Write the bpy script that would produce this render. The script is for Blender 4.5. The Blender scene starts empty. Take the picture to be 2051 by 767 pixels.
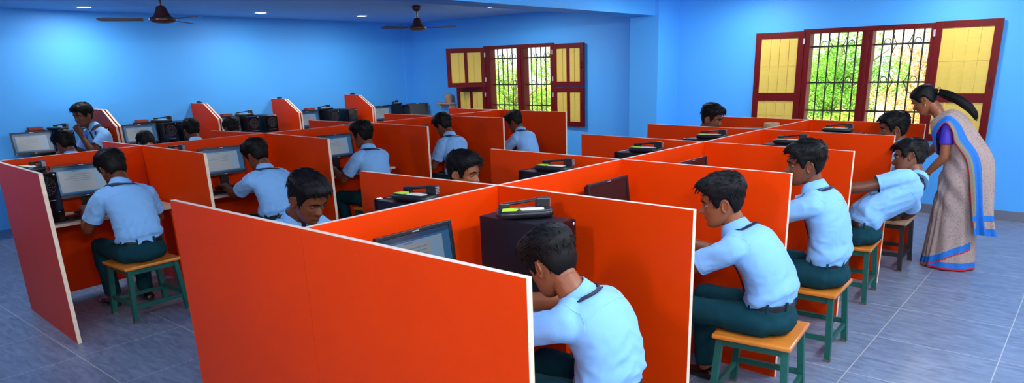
import bpy, bmesh, math, random
from math import sin, cos, pi, radians, sqrt, exp, atan2
from mathutils import Vector, Matrix, noise
from mathutils.bvhtree import BVHTree

V = Vector
scene = bpy.context.scene
COL = scene.collection
rnd = random.Random(7)

# ------------------------------------------------------------------ helpers
def clamp(x, a=0.0, b=1.0):
    return max(a, min(b, x))

def smooth(a, b, x):
    t = clamp((x - a) / (b - a))
    return t * t * (3 - 2 * t)

def lerp(a, b, t):
    return a + (b - a) * t

def interp(tab, x):
    """piecewise smooth table [(x, v0, v1..)] -> tuple"""
    if x <= tab[0][0]:
        return tab[0][1:]
    for i in range(len(tab) - 1):
        if x <= tab[i + 1][0]:
            t = (x - tab[i][0]) / (tab[i + 1][0] - tab[i][0])
            p0 = tab[max(i - 1, 0)]; p1 = tab[i]; p2 = tab[i + 1]; p3 = tab[min(i + 2, len(tab) - 1)]
            out = []
            for k in range(1, len(p1)):
                m1 = (p2[k] - p0[k]) / max(p2[0] - p0[0], 1e-6) * (p2[0] - p1[0])
                m2 = (p3[k] - p1[k]) / max(p3[0] - p1[0], 1e-6) * (p2[0] - p1[0])
                t2 = t * t; t3 = t2 * t
                out.append((2 * t3 - 3 * t2 + 1) * p1[k] + (t3 - 2 * t2 + t) * m1 + (-2 * t3 + 3 * t2) * p2[k] + (t3 - t2) * m2)
            return tuple(out)
    return tab[-1][1:]

class MB:
    """mesh builder: vertices, faces, a material index and a smooth flag per face"""
    def __init__(s):
        s.v = []; s.f = []; s.m = []; s.s = []
    def add(s, vs, fs, m=0, sm=False):
        b = len(s.v)
        s.v += [V(p) for p in vs]
        for f in fs:
            s.f.append(tuple(i + b for i in f)); s.m.append(m); s.s.append(sm)
        return s
    def join(s, o, M=None, m=None):
        b = len(s.v)
        s.v += [(M @ p) if M is not None else p.copy() for p in o.v]
        flip = M is not None and M.to_3x3().determinant() < 0
        for f, mm, ss in zip(o.f, o.m, o.s):
            f = tuple(i + b for i in f)
            s.f.append(f[::-1] if flip else f); s.m.append(mm if m is None else m); s.s.append(ss)
        return s
    def box(s, lo, hi, m=0, bev=0.0):
        x0, y0, z0 = lo; x1, y1, z1 = hi
        if bev <= 0:
            vs = [(x0, y0, z0), (x1, y0, z0), (x1, y1, z0), (x0, y1, z0), (x0, y0, z1), (x1, y0, z1), (x1, y1, z1), (x0, y1, z1)]
            fs = [(3, 2, 1, 0), (4, 5, 6, 7), (0, 1, 5, 4), (1, 2, 6, 5), (2, 3, 7, 6), (3, 0, 4, 7)]
            return s.add(vs, fs, m)
        bm = bmesh.new()
        bmesh.ops.create_cube(bm, size=1)
        for v in bm.verts:
            v.co = V((lerp(x0, x1, v.co.x + .5), lerp(y0, y1, v.co.y + .5), lerp(z0, z1, v.co.z + .5)))
        bmesh.ops.bevel(bm, geom=list(bm.edges), offset=bev, segments=2, affect='EDGES', profile=.6)
        return s.bm(bm, m)
    def bm(s, bm, m=0, sm=False):
        bm.verts.index_update()
        s.add([v.co.copy() for v in bm.verts], [tuple(v.index for v in f.verts) for f in bm.faces], m, sm)
        bm.free(); return s
    def rings(s, rings, m=0, sm=True, caps=True):
        n = len(rings[0]); vs = []; fs = []
        for r in rings: vs += r
        for i in range(len(rings) - 1):
            for j in range(n):
                k = (j + 1) % n
                fs.append((i * n + j, i * n + k, (i + 1) * n + k, (i + 1) * n + j))
        s.add(vs, fs, m, sm)
        if caps:
            b = len(s.v)
            for r, rev in ((rings[0], True), (rings[-1], False)):
                c = V((0, 0, 0))
                for p in r: c += V(p)
                c /= n
                ff = [(j, (j + 1) % n, n) for j in range(n)]
                if rev: ff = [f[::-1] for f in ff]
                s.add(list(r) + [c], ff, m, sm)
        return s
    def tube(s, pts, rad, n=12, m=0, lat=None, sm=True, caps=True):
        """rad: float, or list of float / (a, b) ; lat = lateral axis or list of them"""
        pts = [V(p) for p in pts]; N = len(pts); rr = []
        if not isinstance(rad, (list, tuple)): rad = [rad] * N
        prev = None
        for i in range(N):
            t = (pts[min(i + 1, N - 1)] - pts[max(i - 1, 0)])
            t = t.normalized() if t.length > 1e-9 else V((0, 0, 1))
            if lat is not None:
                l = V(lat[i]) if isinstance(lat, list) else V(lat)
            elif prev is not None:
                l = prev
            else:
                l = V((1, 0, 0)) if abs(t.x) < .8 else V((0, 1, 0))
            l = (l - t * l.dot(t)).normalized(); prev = l
            w = t.cross(l)
            a, b = rad[i] if isinstance(rad[i], (tuple, list)) else (rad[i], rad[i])
            rr.append([pts[i] + l * (cos(2 * pi * k / n) * a) + w * (sin(2 * pi * k / n) * b) for k in range(n)])
        return s.rings(rr, m, sm, caps)
    def lathe(s, prof, n=24, m=0, c=(0, 0, 0), sm=True):
        rr = [[V((c[0] + r * cos(2 * pi * k / n), c[1] + r * sin(2 * pi * k / n), c[2] + z)) for k in range(n)] for r, z in prof]
        return s.rings(rr, m, sm, True)
    def ball(s, c, r, m=0, nu=16, nv=10, M=None):
        if not isinstance(r, (tuple, list)): r = (r, r, r)
        rr = []
        for i in range(nv + 1):
            ph = -pi / 2 + pi * (i * .998 + .001 * nv) / nv if False else -pi / 2 + .02 + (pi - .04) * i / nv
            ring = []
            for k in range(nu):
                p = V((cos(ph) * cos(2 * pi * k / nu) * r[0], cos(ph) * sin(2 * pi * k / nu) * r[1], sin(ph) * r[2]))
                if M is not None: p = M @ p
                ring.append(p + V(c))
            rr.append(ring)
        return s.rings(rr, m, True, True)
    def prism(s, poly, axis, a, b, m=0, medge=None):
        """poly = 2-D points, extruded between a and b along axis 0/1/2"""
        def mk(p, h):
            q = [p[0], p[1]]; q.insert(axis, h); return q
        n = len(poly); vs = [mk(p, a) for p in poly] + [mk(p, b) for p in poly]
        s.add(vs, [tuple(range(n))[::-1], tuple(range(n, 2 * n))], m)
        s.add(vs, [(i, (i + 1) % n, n + (i + 1) % n, n + i) for i in range(n)], m if medge is None else medge)
        return s
    def xf(s, M):
        s.v = [M @ p for p in s.v]; return s
    def fix(s):
        """consistent outward normals"""
        bm = bmesh.new(); me = s.mesh('tmp_fix')
        bm.from_mesh(me); bpy.data.meshes.remove(me)
        bmesh.ops.recalc_face_normals(bm, faces=bm.faces)
        bm.faces.ensure_lookup_table(); bm.verts.index_update()
        s.f = [tuple(v.index for v in f.verts) for f in bm.faces]
        s.m = [f.material_index for f in bm.faces]; s.s = [f.smooth for f in bm.faces]
        bm.free(); return s
    def mesh(s, name, mats=()):
        me = bpy.data.meshes.new(name)
        me.from_pydata([tuple(p) for p in s.v], [], s.f)
        for m in mats: me.materials.append(m)
        me.polygons.foreach_set('material_index', s.m)
        me.polygons.foreach_set('use_smooth', s.s)
        me.update()
        return me
    def build(s, name, mats, parent=None, fix=True):
        if fix: s.fix()
        if not isinstance(mats, (list, tuple)): mats = [mats]
        o = bpy.data.objects.new(name, s.mesh(name, mats)); COL.objects.link(o)
        if parent is not None: o.parent = parent
        return o

def remesh(mb, voxel, it=4, fac=.5):
    mb.fix()
    me = mb.mesh('tmp_re'); o = bpy.data.objects.new('tmp_re', me); COL.objects.link(o)
    md = o.modifiers.new('r', 'REMESH'); md.mode = 'VOXEL'; md.voxel_size = voxel; md.use_smooth_shade = True
    if it:
        sm = o.modifiers.new('s', 'SMOOTH'); sm.iterations = it; sm.factor = fac
    dg = bpy.context.evaluated_depsgraph_get(); dg.update()
    ev = o.evaluated_get(dg); m2 = bpy.data.meshes.new_from_object(ev)
    r = MB(); r.v = [v.co.copy() for v in m2.vertices]; r.f = [tuple(p.vertices) for p in m2.polygons]
    r.m = [0] * len(r.f); r.s = [True] * len(r.f)
    bpy.data.objects.remove(o); bpy.data.meshes.remove(me); bpy.data.meshes.remove(m2)
    return r

def vnormals(mb):
    nn = [V((0, 0, 0)) for _ in mb.v]
    for f in mb.f:
        a, b, c = mb.v[f[0]], mb.v[f[1]], mb.v[f[2]]
        n = (b - a).cross(c - a)
        for i in f: nn[i] += n
    return [n.normalized() if n.length > 1e-12 else V((0, 0, 1)) for n in nn]

def tag(o, label=None, cat=None, group=None, kind=None):
    if label: o['label'] = label
    if cat: o['category'] = cat
    if group: o['group'] = group
    if kind: o['kind'] = kind
    return o

def empty(name, loc, rz=0.0):
    o = bpy.data.objects.new(name, None); COL.objects.link(o)
    o.location = loc; o.rotation_euler = (0, 0, rz); o.empty_display_size = .1
    return o

def clone(root, loc, rz=None):
    r = root.copy(); COL.objects.link(r); r.location = loc
    if rz is not None: r.rotation_euler = (0, 0, rz)
    for ch in list(root.children):
        c = ch.copy(); COL.objects.link(c); c.parent = r
        for g in list(ch.children):
            d = g.copy(); COL.objects.link(d); d.parent = c
    return r

# ------------------------------------------------------------------ materials
def srgb(r, g, b):
    return tuple(((c / 255) / 12.92 if c / 255 <= .04045 else ((c / 255 + .055) / 1.055) ** 2.4) for c in (r, g, b)) + (1,)

def mat(name, col, rough=.5, metal=0.0, var=.0, vscale=6.0, stretch=(1, 1, 1), bump=0.0, bscale=60.0, bstretch=(1, 1, 1), coat=0.0, spec=.5, emit=None, estr=0.0, sheen=0.0, trans=0.0, alpha=1.0):
    m = bpy.data.materials.new(name); m.use_nodes = True
    nt = m.node_tree; N = nt.nodes; L = nt.links
    b = N['Principled BSDF']
    col = tuple(col) if len(col) == 4 else tuple(col) + (1,)
    b.inputs['Base Color'].default_value = col
    b.inputs['Roughness'].default_value = rough; b.inputs['Metallic'].default_value = metal
    b.inputs['Coat Weight'].default_value = coat; b.inputs['Coat Roughness'].default_value = .15
    b.inputs['Specular IOR Level'].default_value = spec
    b.inputs['Sheen Weight'].default_value = sheen
    b.inputs['Transmission Weight'].default_value = trans; b.inputs['Alpha'].default_value = alpha
    if emit is not None:
        b.inputs['Emission Color'].default_value = tuple(emit)[:3] + (1,); b.inputs['Emission Strength'].default_value = estr
    tc = N.new('ShaderNodeTexCoord')
    if var > 0:
        mp = N.new('ShaderNodeMapping'); mp.inputs['Scale'].default_value = stretch
        L.new(tc.outputs['Object'], mp.inputs['Vector'])
        nz = N.new('ShaderNodeTexNoise'); nz.inputs['Scale'].default_value = vscale; nz.inputs['Detail'].default_value = 5
        L.new(mp.outputs['Vector'], nz.inputs['Vector'])
        mx = N.new('ShaderNodeMix'); mx.data_type = 'RGBA'
        mx.inputs[6].default_value = tuple(clamp(c * (1 - var)) for c in col[:3]) + (1,)
        mx.inputs[7].default_value = tuple(clamp(c * (1 + var)) for c in col[:3]) + (1,)
        L.new(nz.outputs['Fac'], mx.inputs[0]); L.new(mx.outputs[2], b.inputs['Base Color'])
    if bump > 0:
        mp2 = N.new('ShaderNodeMapping'); mp2.inputs['Scale'].default_value = bstretch
        L.new(tc.outputs['Object'], mp2.inputs['Vector'])
        n2 = N.new('ShaderNodeTexNoise'); n2.inputs['Scale'].default_value = bscale; n2.inputs['Detail'].default_value = 4
        L.new(mp2.outputs['Vector'], n2.inputs['Vector'])
        bp = N.new('ShaderNodeBump'); bp.inputs['Strength'].default_value = bump; bp.inputs['Distance'].default_value = .01
        L.new(n2.outputs['Fac'], bp.inputs['Height']); L.new(bp.outputs['Normal'], b.inputs['Normal'])
    return m

M = {}
M['wall'] = mat('blue_wall_paint', srgb(76, 174, 255), .6, var=.03, vscale=2, bump=.05, bscale=120)
M['ceil'] = mat('ceiling_paint', srgb(128, 180, 236), .6, var=.02)
M['lam'] = mat('red_laminate', srgb(218, 56, 0), .4, var=.07, vscale=3, bump=.02, bscale=200, spec=.13)
M['ply'] = mat('plywood_edge', srgb(226, 205, 180), .6, var=.25, vscale=14, stretch=(1, 1, 3), bump=.1)
M['plyw'] = mat('pale_top_edge', srgb(228, 210, 192), .5, var=.1, vscale=20)
M['desk'] = mat('desk_laminate', srgb(206, 184, 156), .4, var=.08, vscale=9, stretch=(1, 6, 1))
M['black'] = mat('black_plastic', srgb(22, 22, 30), .35, var=.1, vscale=30, bump=.03, bscale=400)
M['gloss'] = mat('gloss_black', srgb(10, 10, 14), .12, coat=.4, var=.05)
M['steel'] = mat('tower_steel', srgb(20, 22, 34), .4, metal=.2, var=.08, bump=.02, bscale=300)
M['silver'] = mat('silver_print', srgb(190, 195, 205), .3, metal=.6, var=.05)
M['mesh'] = mat('grille_wire', srgb(66, 70, 80), .4, metal=.4, var=.2, vscale=60)
M['redmark'] = mat('red_mark', srgb(200, 30, 40), .4, var=.05)
M['lime'] = mat('lime_label', srgb(196, 232, 40), .5, var=.12, vscale=60)
M['cream'] = mat('cream_label', srgb(226, 226, 196), .5, var=.25, vscale=120)
M['stooltop'] = mat('stool_wood', srgb(206, 122, 38), .38, var=.16, vscale=7, stretch=(1, 7, 1), coat=.25)
M['green'] = mat('green_paint', srgb(14, 84, 74), .42, var=.2, vscale=25, bump=.05)
M['rust'] = mat('worn_foot', srgb(96, 84, 66), .8, var=.3, vscale=50)
M['darkwood'] = mat('black_stool_paint', srgb(28, 26, 30), .5, var=.2, vscale=20)
M['wframe'] = mat('maroon_window_paint', srgb(96, 6, 10), .4, spec=.25, var=.14, vscale=12, bump=.04)
M['yglass'] = mat('yellow_figured_glass', srgb(216, 192, 88), .4, var=.08, vscale=10, stretch=(1, 1, 8), bump=.25, bscale=40, bstretch=(1, 1, 6))
M['iron'] = mat('black_iron', srgb(20, 26, 24), .5, var=.2, vscale=40)
M['base'] = mat('skirting_tile', srgb(104, 112, 126), .4, var=.12, vscale=10)
M['fan'] = mat('brown_fan_enamel', srgb(66, 34, 32), .3, var=.08, coat=.3)
M['skin'] = mat('brown_skin', srgb(104, 58, 36), .48, var=.1, vscale=9, bump=.04, bscale=260, spec=.4)
M['skin2'] = mat('warm_brown_skin', srgb(134, 78, 48), .46, var=.08, vscale=9, bump=.03, bscale=260, spec=.4)
M['lip'] = mat('lip_skin', srgb(120, 58, 50), .42, var=.1)
M['eyew'] = mat('eye_white', srgb(168, 154, 144), .25, var=.03)
M['iris'] = mat('dark_iris', srgb(18, 10, 8), .12, var=.05)
M['hair'] = mat('black_hair', srgb(5, 5, 7), .55, var=.3, vscale=90, bump=.15, bscale=240, spec=.18)
M['shirt'] = mat('light_blue_shirt', srgb(122, 180, 234), .8, var=.03, vscale=22, bump=.5, bscale=9, bstretch=(1, 1.7, .7), sheen=.1)
M['shirtd'] = mat('shirt_stitching', srgb(140, 188, 230), .8, var=.05)
M['trous'] = mat('teal_trousers', srgb(8, 54, 64), .85, var=.12, vscale=20, bump=.25, bscale=18, spec=.15)
M['belt'] = mat('black_leather', srgb(20, 18, 20), .35, var=.15, vscale=40, bump=.05)
M['shoe'] = mat('black_shoe_leather', srgb(26, 18, 18), .25, var=.1, coat=.3)
M['strap'] = mat('navy_ribbon', srgb(16, 26, 44), .6, var=.1, vscale=80)
M['white'] = mat('white_print', srgb(225, 228, 232), .5, var=.04)
M['paper'] = mat('paper', srgb(232, 232, 226), .7, var=.04)
M['tape'] = mat('tan_tape', srgb(176, 150, 108), .5, var=.2, vscale=60)
M['woodraw'] = mat('raw_wood', srgb(176, 140, 110), .6, var=.2, vscale=20, stretch=(1, 1, 6))
M['redbox'] = mat('red_card', srgb(150, 52, 40), .6, var=.3, vscale=40)
M['leaf'] = mat('leaf_green', srgb(132, 204, 60), .5, var=.4, vscale=2.2)
M['leafy'] = mat('leaf_yellow', srgb(224, 226, 96), .5, var=.35, vscale=2.0)
M['leafr'] = mat('blossom_orange', srgb(252, 178, 110), .5, var=.35, vscale=2.5)
M['bark'] = mat('bark', srgb(150, 130, 104), .8, var=.3, vscale=9, bump=.3)
M['ground'] = mat('sandy_ground', srgb(196, 178, 140), .9, var=.2, vscale=3)
M['gold'] = mat('gold', srgb(214, 170, 90), .25, metal=.9, var=.05)
M['lamp'] = mat('lamp_diffuser', (1, 1, 1), .4, emit=(1, .98, .95), estr=14, var=.01)
M['lamprim'] = mat('lamp_rim', srgb(225, 228, 232), .4, var=.03)
for k, c, e in (('scr_sky', (52, 118, 176), .42), ('scr_dark', (24, 70, 118), .5), ('scr_page', (176, 190, 206), .38), ('scr_line', (110, 130, 160), .5), ('scr_off', (16, 14, 22), .02)):
    M[k] = mat(k, (.01, .01, .012), .2, emit=srgb(*c), estr=e, var=.02)
M['saree'] = mat('saree_cotton', srgb(158, 136, 130), .8, var=.2, vscale=60, stretch=(1, 1, 2.5), bump=.15, bscale=120)
M['sblue'] = mat('saree_blue_border', srgb(16, 108, 196), .7, var=.22, vscale=70, bump=.1)
M['sred'] = mat('saree_red_edge', srgb(186, 16, 40), .7, var=.1)
M['sgrn'] = mat('saree_olive_stripe', srgb(124, 124, 104), .8, var=.3, vscale=90)
M['blouse'] = mat('purple_blouse', srgb(58, 40, 170), .6, var=.12, vscale=14, bump=.1)
M['blousep'] = mat('magenta_blouse', srgb(150, 24, 110), .6, var=.12, vscale=14, bump=.1)

# printed pattern for the saree cloth: small dark motifs
def saree_print(m):
    nt = m.node_tree; N = nt.nodes; L = nt.links; b = N['Principled BSDF']
    tc = N.new('ShaderNodeTexCoord'); vo = N.new('ShaderNodeTexVoronoi'); vo.inputs['Scale'].default_value = 85
    L.new(tc.outputs['Object'], vo.inputs['Vector'])
    rp = N.new('ShaderNodeValToRGB'); rp.color_ramp.elements[0].position = .22; rp.color_ramp.elements[1].position = .36
    rp.color_ramp.elements[0].color = srgb(100, 80, 82); rp.color_ramp.elements[1].color = srgb(170, 148, 140)
    L.new(vo.outputs['Distance'], rp.inputs['Fac'])
    old = b.inputs['Base Color'].links[0].from_socket
    mx = N.new('ShaderNodeMix'); mx.data_type = 'RGBA'; mx.inputs[0].default_value = .62
    L.new(old, mx.inputs[6]); L.new(rp.outputs['Color'], mx.inputs[7]); L.new(mx.outputs[2], b.inputs['Base Color'])
saree_print(M['saree'])

# floor: grey vinyl-look tile, streaks along X, thin pale joints
def floor_mat(ox, oy, tx, ty):
    m = bpy.data.materials.new('grey_floor_tile'); m.use_nodes = True
    nt = m.node_tree; N = nt.nodes; L = nt.links; b = N['Principled BSDF']
    ge = N.new('ShaderNodeNewGeometry'); sp = N.new('ShaderNodeSeparateXYZ'); L.new(ge.outputs['Position'], sp.inputs[0])
    def math_(op, a, bb=None):
        n = N.new('ShaderNodeMath'); n.operation = op
        for i, q in enumerate((a, bb)):
            if q is None: continue
            if isinstance(q, (int, float)): n.inputs[i].default_value = q
            else: L.new(q, n.inputs[i])
        return n.outputs[0]
    def joint(sock, o, t):
        u = math_('FRACT', math_('DIVIDE', math_('SUBTRACT', sock, o - 50 * t), t))
        d = math_('ABSOLUTE', math_('SUBTRACT', u, .5))
        return math_('GREATER_THAN', d, .5 - .0028 / t)
    j = math_('MAXIMUM', joint(sp.outputs[0], ox, tx), joint(sp.outputs[1], oy, ty))
    mp = N.new('ShaderNodeMapping'); mp.inputs['Scale'].default_value = (1.6, 7, 1); L.new(ge.outputs['Position'], mp.inputs['Vector'])
    nz = N.new('ShaderNodeTexNoise'); nz.inputs['Scale'].default_value = 4; nz.inputs['Detail'].default_value = 7; nz.inputs['Distortion'].default_value = .8
    L.new(mp.outputs['Vector'], nz.inputs['Vector'])
    rp = N.new('ShaderNodeValToRGB')
    rp.color_ramp.elements[0].position = .3; rp.color_ramp.elements[0].color = srgb(98, 108, 128)
    rp.color_ramp.elements[1].position = .72; rp.color_ramp.elements[1].color = srgb(134, 146, 166)
    L.new(nz.outputs['Fac'], rp.inputs['Fac'])
    mx = N.new('ShaderNodeMix'); mx.data_type = 'RGBA'; L.new(j, mx.inputs[0]); L.new(rp.outputs['Color'], mx.inputs[6])
    mx.inputs[7].default_value = srgb(186, 184, 178); L.new(mx.outputs[2], b.inputs['Base Color'])
    b.inputs['Roughness'].default_value = .34; b.inputs['Specular IOR Level'].default_value = .45
    return m
M['floor'] = floor_mat(-.9486, 4.034, .69, .676)
# ------------------------------------------------------------------ people
HEAD_TAB = [  # z, front, back, half width
    (-.116, .052, .036, .010), (-.110, .070, .020, .026), (-.098, .081, .000, .040), (-.080, .085, -.028, .053), (-.056, .086, -.058, .062),
    (-.030, .087, -.080, .069), (.000, .086, -.092, .0735), (.030, .091, -.096, .0750), (.060, .084, -.094, .0715),
    (.085, .068, -.083, .0610), (.103, .042, -.060, .0420), (.112, .015, -.034, .020), (.1145, -.002, -.016, .006)]

def head_grid(nz=54, na=64, feat=True, tab=HEAD_TAB):
    rr = []
    z0, z1 = tab[0][0], tab[-1][0]
    for i in range(nz):
        u = i / (nz - 1)
        z = lerp(z0, z1, .5 - .5 * cos(pi * u) if u else 0)
        f, b, w = interp(tab, z)
        c = lerp(f, b, .52); ring = []
        for k in range(na):
            a = 2 * pi * k / na; ca, sa = cos(a), sin(a)
            e = 2 / 2.25
            x = math.copysign(abs(ca) ** e, ca); y = math.copysign(abs(sa) ** e, sa)
            p = V((c + x * ((f - c) if ca > 0 else (c - b)), y * w, z))
            if feat and ca > .05:
                W = smooth(.05, .6, ca); yy = abs(p.y); d = 0
                g = lambda cy, cz, sy, sz: exp(-((yy - cy) / sy) ** 2 - ((z - cz) / sz) ** 2)
                nose = smooth(.016, -.030, z) * smooth(-.046, -.034, z)
                d += .026 * nose * exp(-(yy / lerp(.0075, .0125, smooth(0, -.03, z))) ** 2)
                d += .009 * g(.013, -.033, .006, .008)
                d += .005 * g(.030, .021, .020, .007) + .003 * exp(-(yy / .02) ** 2 - ((z - .018) / .01) ** 2)
                d -= .011 * g(.031, .003, .015, .0095)
                d += .004 * g(.045, -.024, .016, .016)
                d += .0075 * exp(-(yy / .020) ** 2) * (exp(-((z + .0535) / .0042) ** 2) + 1.05 * exp(-((z + .0655) / .0046) ** 2))
                d -= .003 * exp(-(yy / .022) ** 2 - ((z + .0595) / .002) ** 2)
                d -= .004 * exp(-(yy / .02) ** 2 - ((z + .078) / .006) ** 2)
                d += .006 * exp(-(yy / .018) ** 2 - ((z + .099) / .010) ** 2)
                p.x += d * W
            ring.append(p)
        rr.append(ring)
    return rr

def make_head_template():
    mb = MB(); mb.rings(head_grid(), 0)
    mb.tube([(-.028, 0, -.045), (-.035, 0, -.085), (-.045, 0, -.13)], [.050, .051, .054], 20)
    for s in (1, -1):
        R = Matrix.Translation((-.010, s * .0745, -.008)) @ Matrix.Rotation(radians(-s * 24), 4, 'Z') @ Matrix.Rotation(radians(-8), 4, 'Y')
        e = MB(); e.ball((-.004, s * .004, 0), (.015, .0055, .026), nu=14, nv=10)
        pts = []
        for k in range(13):
            a = radians(200 - k * 25)
            pts.append(V((.0165 * cos(a) - .004, s * .008, .028 * sin(a) * (1 if sin(a) > 0 else .95))))
        e.tube(pts, [.0045] * 13, 8)
        e.ball((.001, s * .006, -.027), (.0075, .0055, .0075), nu=10, nv=8)
        e.tube([(.010, s * .004, .010), (.012, s * .006, -.002), (.008, s * .005, -.012)], .004, 8)
        mb.join(e, R)
    h = remesh(mb, .0031, 2)
    # lips
    for i, f in enumerate(h.f):
        c = sum((h.v[k] for k in f), V()) / len(f)
        if abs(c.y) < .022 and c.x > .070:
            up = -.0595 + .0085 * (1 - (abs(c.y) / .024) ** 1.6); lo = -.0605 - .0105 * (1 - (abs(c.y) / .022) ** 1.8)
            if lo < c.z < up: h.m[i] = 1
    for s in (1, -1):
        ce = V((.0705, s * .0315, .003))
        E_ = MB(); E_.ball(ce, .0125, 2, 18, 12); h.join(E_)
        E_ = MB(); E_.ball(ce + V((.0068, s * .0006, -.0004)), (.0063, .0070, .0070), 3, 14, 8); h.join(E_)
        # lids: parts of a slightly larger ball
        for top in (1, 0):
            rows = []
            for i in range(7):
                el = radians(lerp(9, 100, i / 6)) if top else radians(lerp(-17, -100, i / 6)); row = []
                for k in range(15):
                    az = radians(lerp(-95, 95, k / 14))
                    e2 = el * 1 if i else el * (1 - .75 * (abs(az) / radians(95)) ** 2)
                    row.append(ce + V((cos(e2) * cos(az), cos(e2) * sin(az), sin(e2))) * .0137)
                rows.append(row)
            vs = [p for r in rows for p in r]; fs = [(i * 15 + k, i * 15 + k + 1, i * 15 + k + 16, i * 15 + k + 15) for i in range(6) for k in range(14)]
            if top: fs = [f[::-1] for f in fs]
            h.add(vs, fs, 0, True)
            if top:
                h.tube(rows[0][1:14], .0009, 6, 4)
        # brow
        pts = []
        for k in range(8):
            u = k / 7; y = lerp(.012, .052, u)
            z = .0215 + .005 * sin(pi * min(u * 1.1, 1)) - .004 * u * u
            x = .0965 - .0068 * (y / .03) ** 1.9 + .001
            pts.append((x, s * y, z))
        h.tube(pts, [(.0022 + .0022 * sin(pi * (k + .8) / 8.6), .0016 + .001 * sin(pi * k / 7)) for k in range(8)], 8, 4, lat=(0, 0, 1))
    return h

HL = [(-.12, -.094), (-.06, -.090), (-.045, -.040), (-.026, .016), (.002, .024), (.012, .004), (.022, -.016), (.034, -.004), (.052, .036), (.070, .058), (.10, .066)]
def hairline(x):
    return interp(HL, x)[0]

def make_hair(seed, vol=1.0, fringe=1.0, woman=False, tufts=420):
    r = random.Random(seed); off = V((r.uniform(0, 50), r.uniform(0, 50), r.uniform(0, 50)))
    g = head_grid(64, 84, feat=False)
    mb = MB(); mb.rings(g, 0); nn = vnormals(mb)
    rad = []
    c0 = V((0, 0, 0))
    thick = []
    for p, n in zip(mb.v, nn):
        if n.dot(p - V((-.005, 0, 0))) < 0: n.negate()
        m = smooth(-.007, .010, p.z - hairline(p.x) + .004 * noise.noise(p * 90 + off))
        if p.z < -.098: m = 0
        if woman:
            t = .010 + .006 * smooth(.03, .1, p.z)
            t += .002 * noise.noise(V((p.x * 20, p.y * 160, p.z * 60)) + off)
        else:
            t = .010 + .020 * smooth(.02, .10, p.z) + .014 * fringe * smooth(.02, .085, p.x) * smooth(.040, .085, p.z)
            t += .004 * smooth(-.03, -.08, p.x) * smooth(-.02, .06, p.z)
            t *= lerp(.45, 1, smooth(-.07, .0, p.z)) * vol
            q = V((p.x * 34, p.y * 40, p.z * 22)) + off
            t += (.0050 * noise.noise(q) + .0035 * noise.noise(q * 2.4)) * smooth(0, .06, p.z)
        thick.append((m, t))
    pos = [p + n * lerp(-.010, t, m) for (p, n, (m, t)) in zip(mb.v, nn, thick)]
    cand = [i for i in range(len(pos)) if thick[i][0] > .55]
    base = [p.copy() for p in pos]
    mb.v = pos
    if not woman:
        wh = V((-.066, .012, .100))
        for _ in range(tufts):
            i = r.choice(cand); p = base[i]; n = nn[i]
            d = p - wh
            if p.z > .055: d = d.normalized() * .5 + V((.9, .25 * r.uniform(-1, 1), .15))
            else: d = d.normalized() * .3 + V((-.15 if p.x < 0 else .25, 0, -1))
            d += V((r.gauss(0, .28), r.gauss(0, .28), r.gauss(0, .2)))
            d = (d - n * d.dot(n)).normalized()
            L = r.uniform(.020, .040) * (1.1 if p.z > .05 else .62)
            lift = r.uniform(.0, .26) if p.z > .03 else r.uniform(-.05, .10)
            w = r.uniform(.0030, .0055)
            pts = []; rd = []
            for k in range(5):
                u = k / 4
                pts.append(p - n * .004 + d * (L * u) + n * (L * lift * u * (1.35 - u)))
                rd.append(w * (1 - .86 * u))
            mb.tube(pts, rd, 4, 0)
    return mb

def make_hand(curl=.55, spread=1.0, thumb_in=.3, fist=False):
    """right hand: wrist at origin, fingers along +X, back of hand +Z, thumb towards +Y"""
    mb = MB()
    mb.tube([(-.03, 0, 0), (0, 0, 0), (.03, .002, -.001), (.06, .001, 0), (.088, -.001, .001), (.096, -.001, 0)],
            [(.026, .019), (.028, .018), (.036, .0155), (.041, .014), (.041, .012), (.034, .008)], 16, lat=(0, 1, 0))
    for y0, L, an in ((.0295, .073, 5), (.0100, .080, 1), (-.0105, .074, -3), (-.0295, .058, -9)):
        p = V((.088, y0, .001)); az = radians(an * spread); el = radians(8 - 30 * curl); pts = [p - V((.02, 0, 0)), p]; rd = [.0095, .0092]
        seg = [.44 * L, .31 * L, .25 * L]; rr_ = (.0088, .0080, .0070) if y0 > -.02 else (.0078, .0070, .0060)
        for k in range(3):
            d = V((cos(el) * cos(az), cos(el) * sin(az), sin(el)))
            p = p + d * seg[k]; pts.append(p); rd.append(rr_[k])
            el -= radians((80 if fist else 34) * curl + (12 if k == 0 else 6))
        pts.append(p + d * .003); rd.append(.003)
        mb.tube(pts, rd, 10)
    p = V((.014, .022, -.004)); pts = [p, V((.036, .040, -.010)), V((.062, .056 - .02 * thumb_in, -.016)), V((.086, .060 - .04 * thumb_in, -.020)), V((.089, .060 - .042 * thumb_in, -.020))]
    mb.tube(pts, [.014, .0125, .0105, .0085, .003], 10)
    return remesh(mb, .0026, 2)

HEAD = make_head_template()
HANDS = {'type': make_hand(.62), 'rest': make_hand(.35, .8, .5), 'fist': make_hand(.95, .5, .8, True)}

def ik(S, W, l1, l2, hint):
    d = W - S; L = d.length
    if L > (l1 + l2) * .995:
        W = S + d.normalized() * (l1 + l2) * .995; d = W - S; L = d.length
    u = d / L
    a = (l1 * l1 - l2 * l2 + L * L) / (2 * L); h = sqrt(max(l1 * l1 - a * a, 0))
    hp = V(hint) - u * V(hint).dot(u); hp.normalize()
    return S + u * a + hp * h, W

def bez(a, b, c, d, t):
    s = 1 - t
    return a * s ** 3 + b * (3 * s * s * t) + c * (3 * s * t * t) + d * t ** 3

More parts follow.
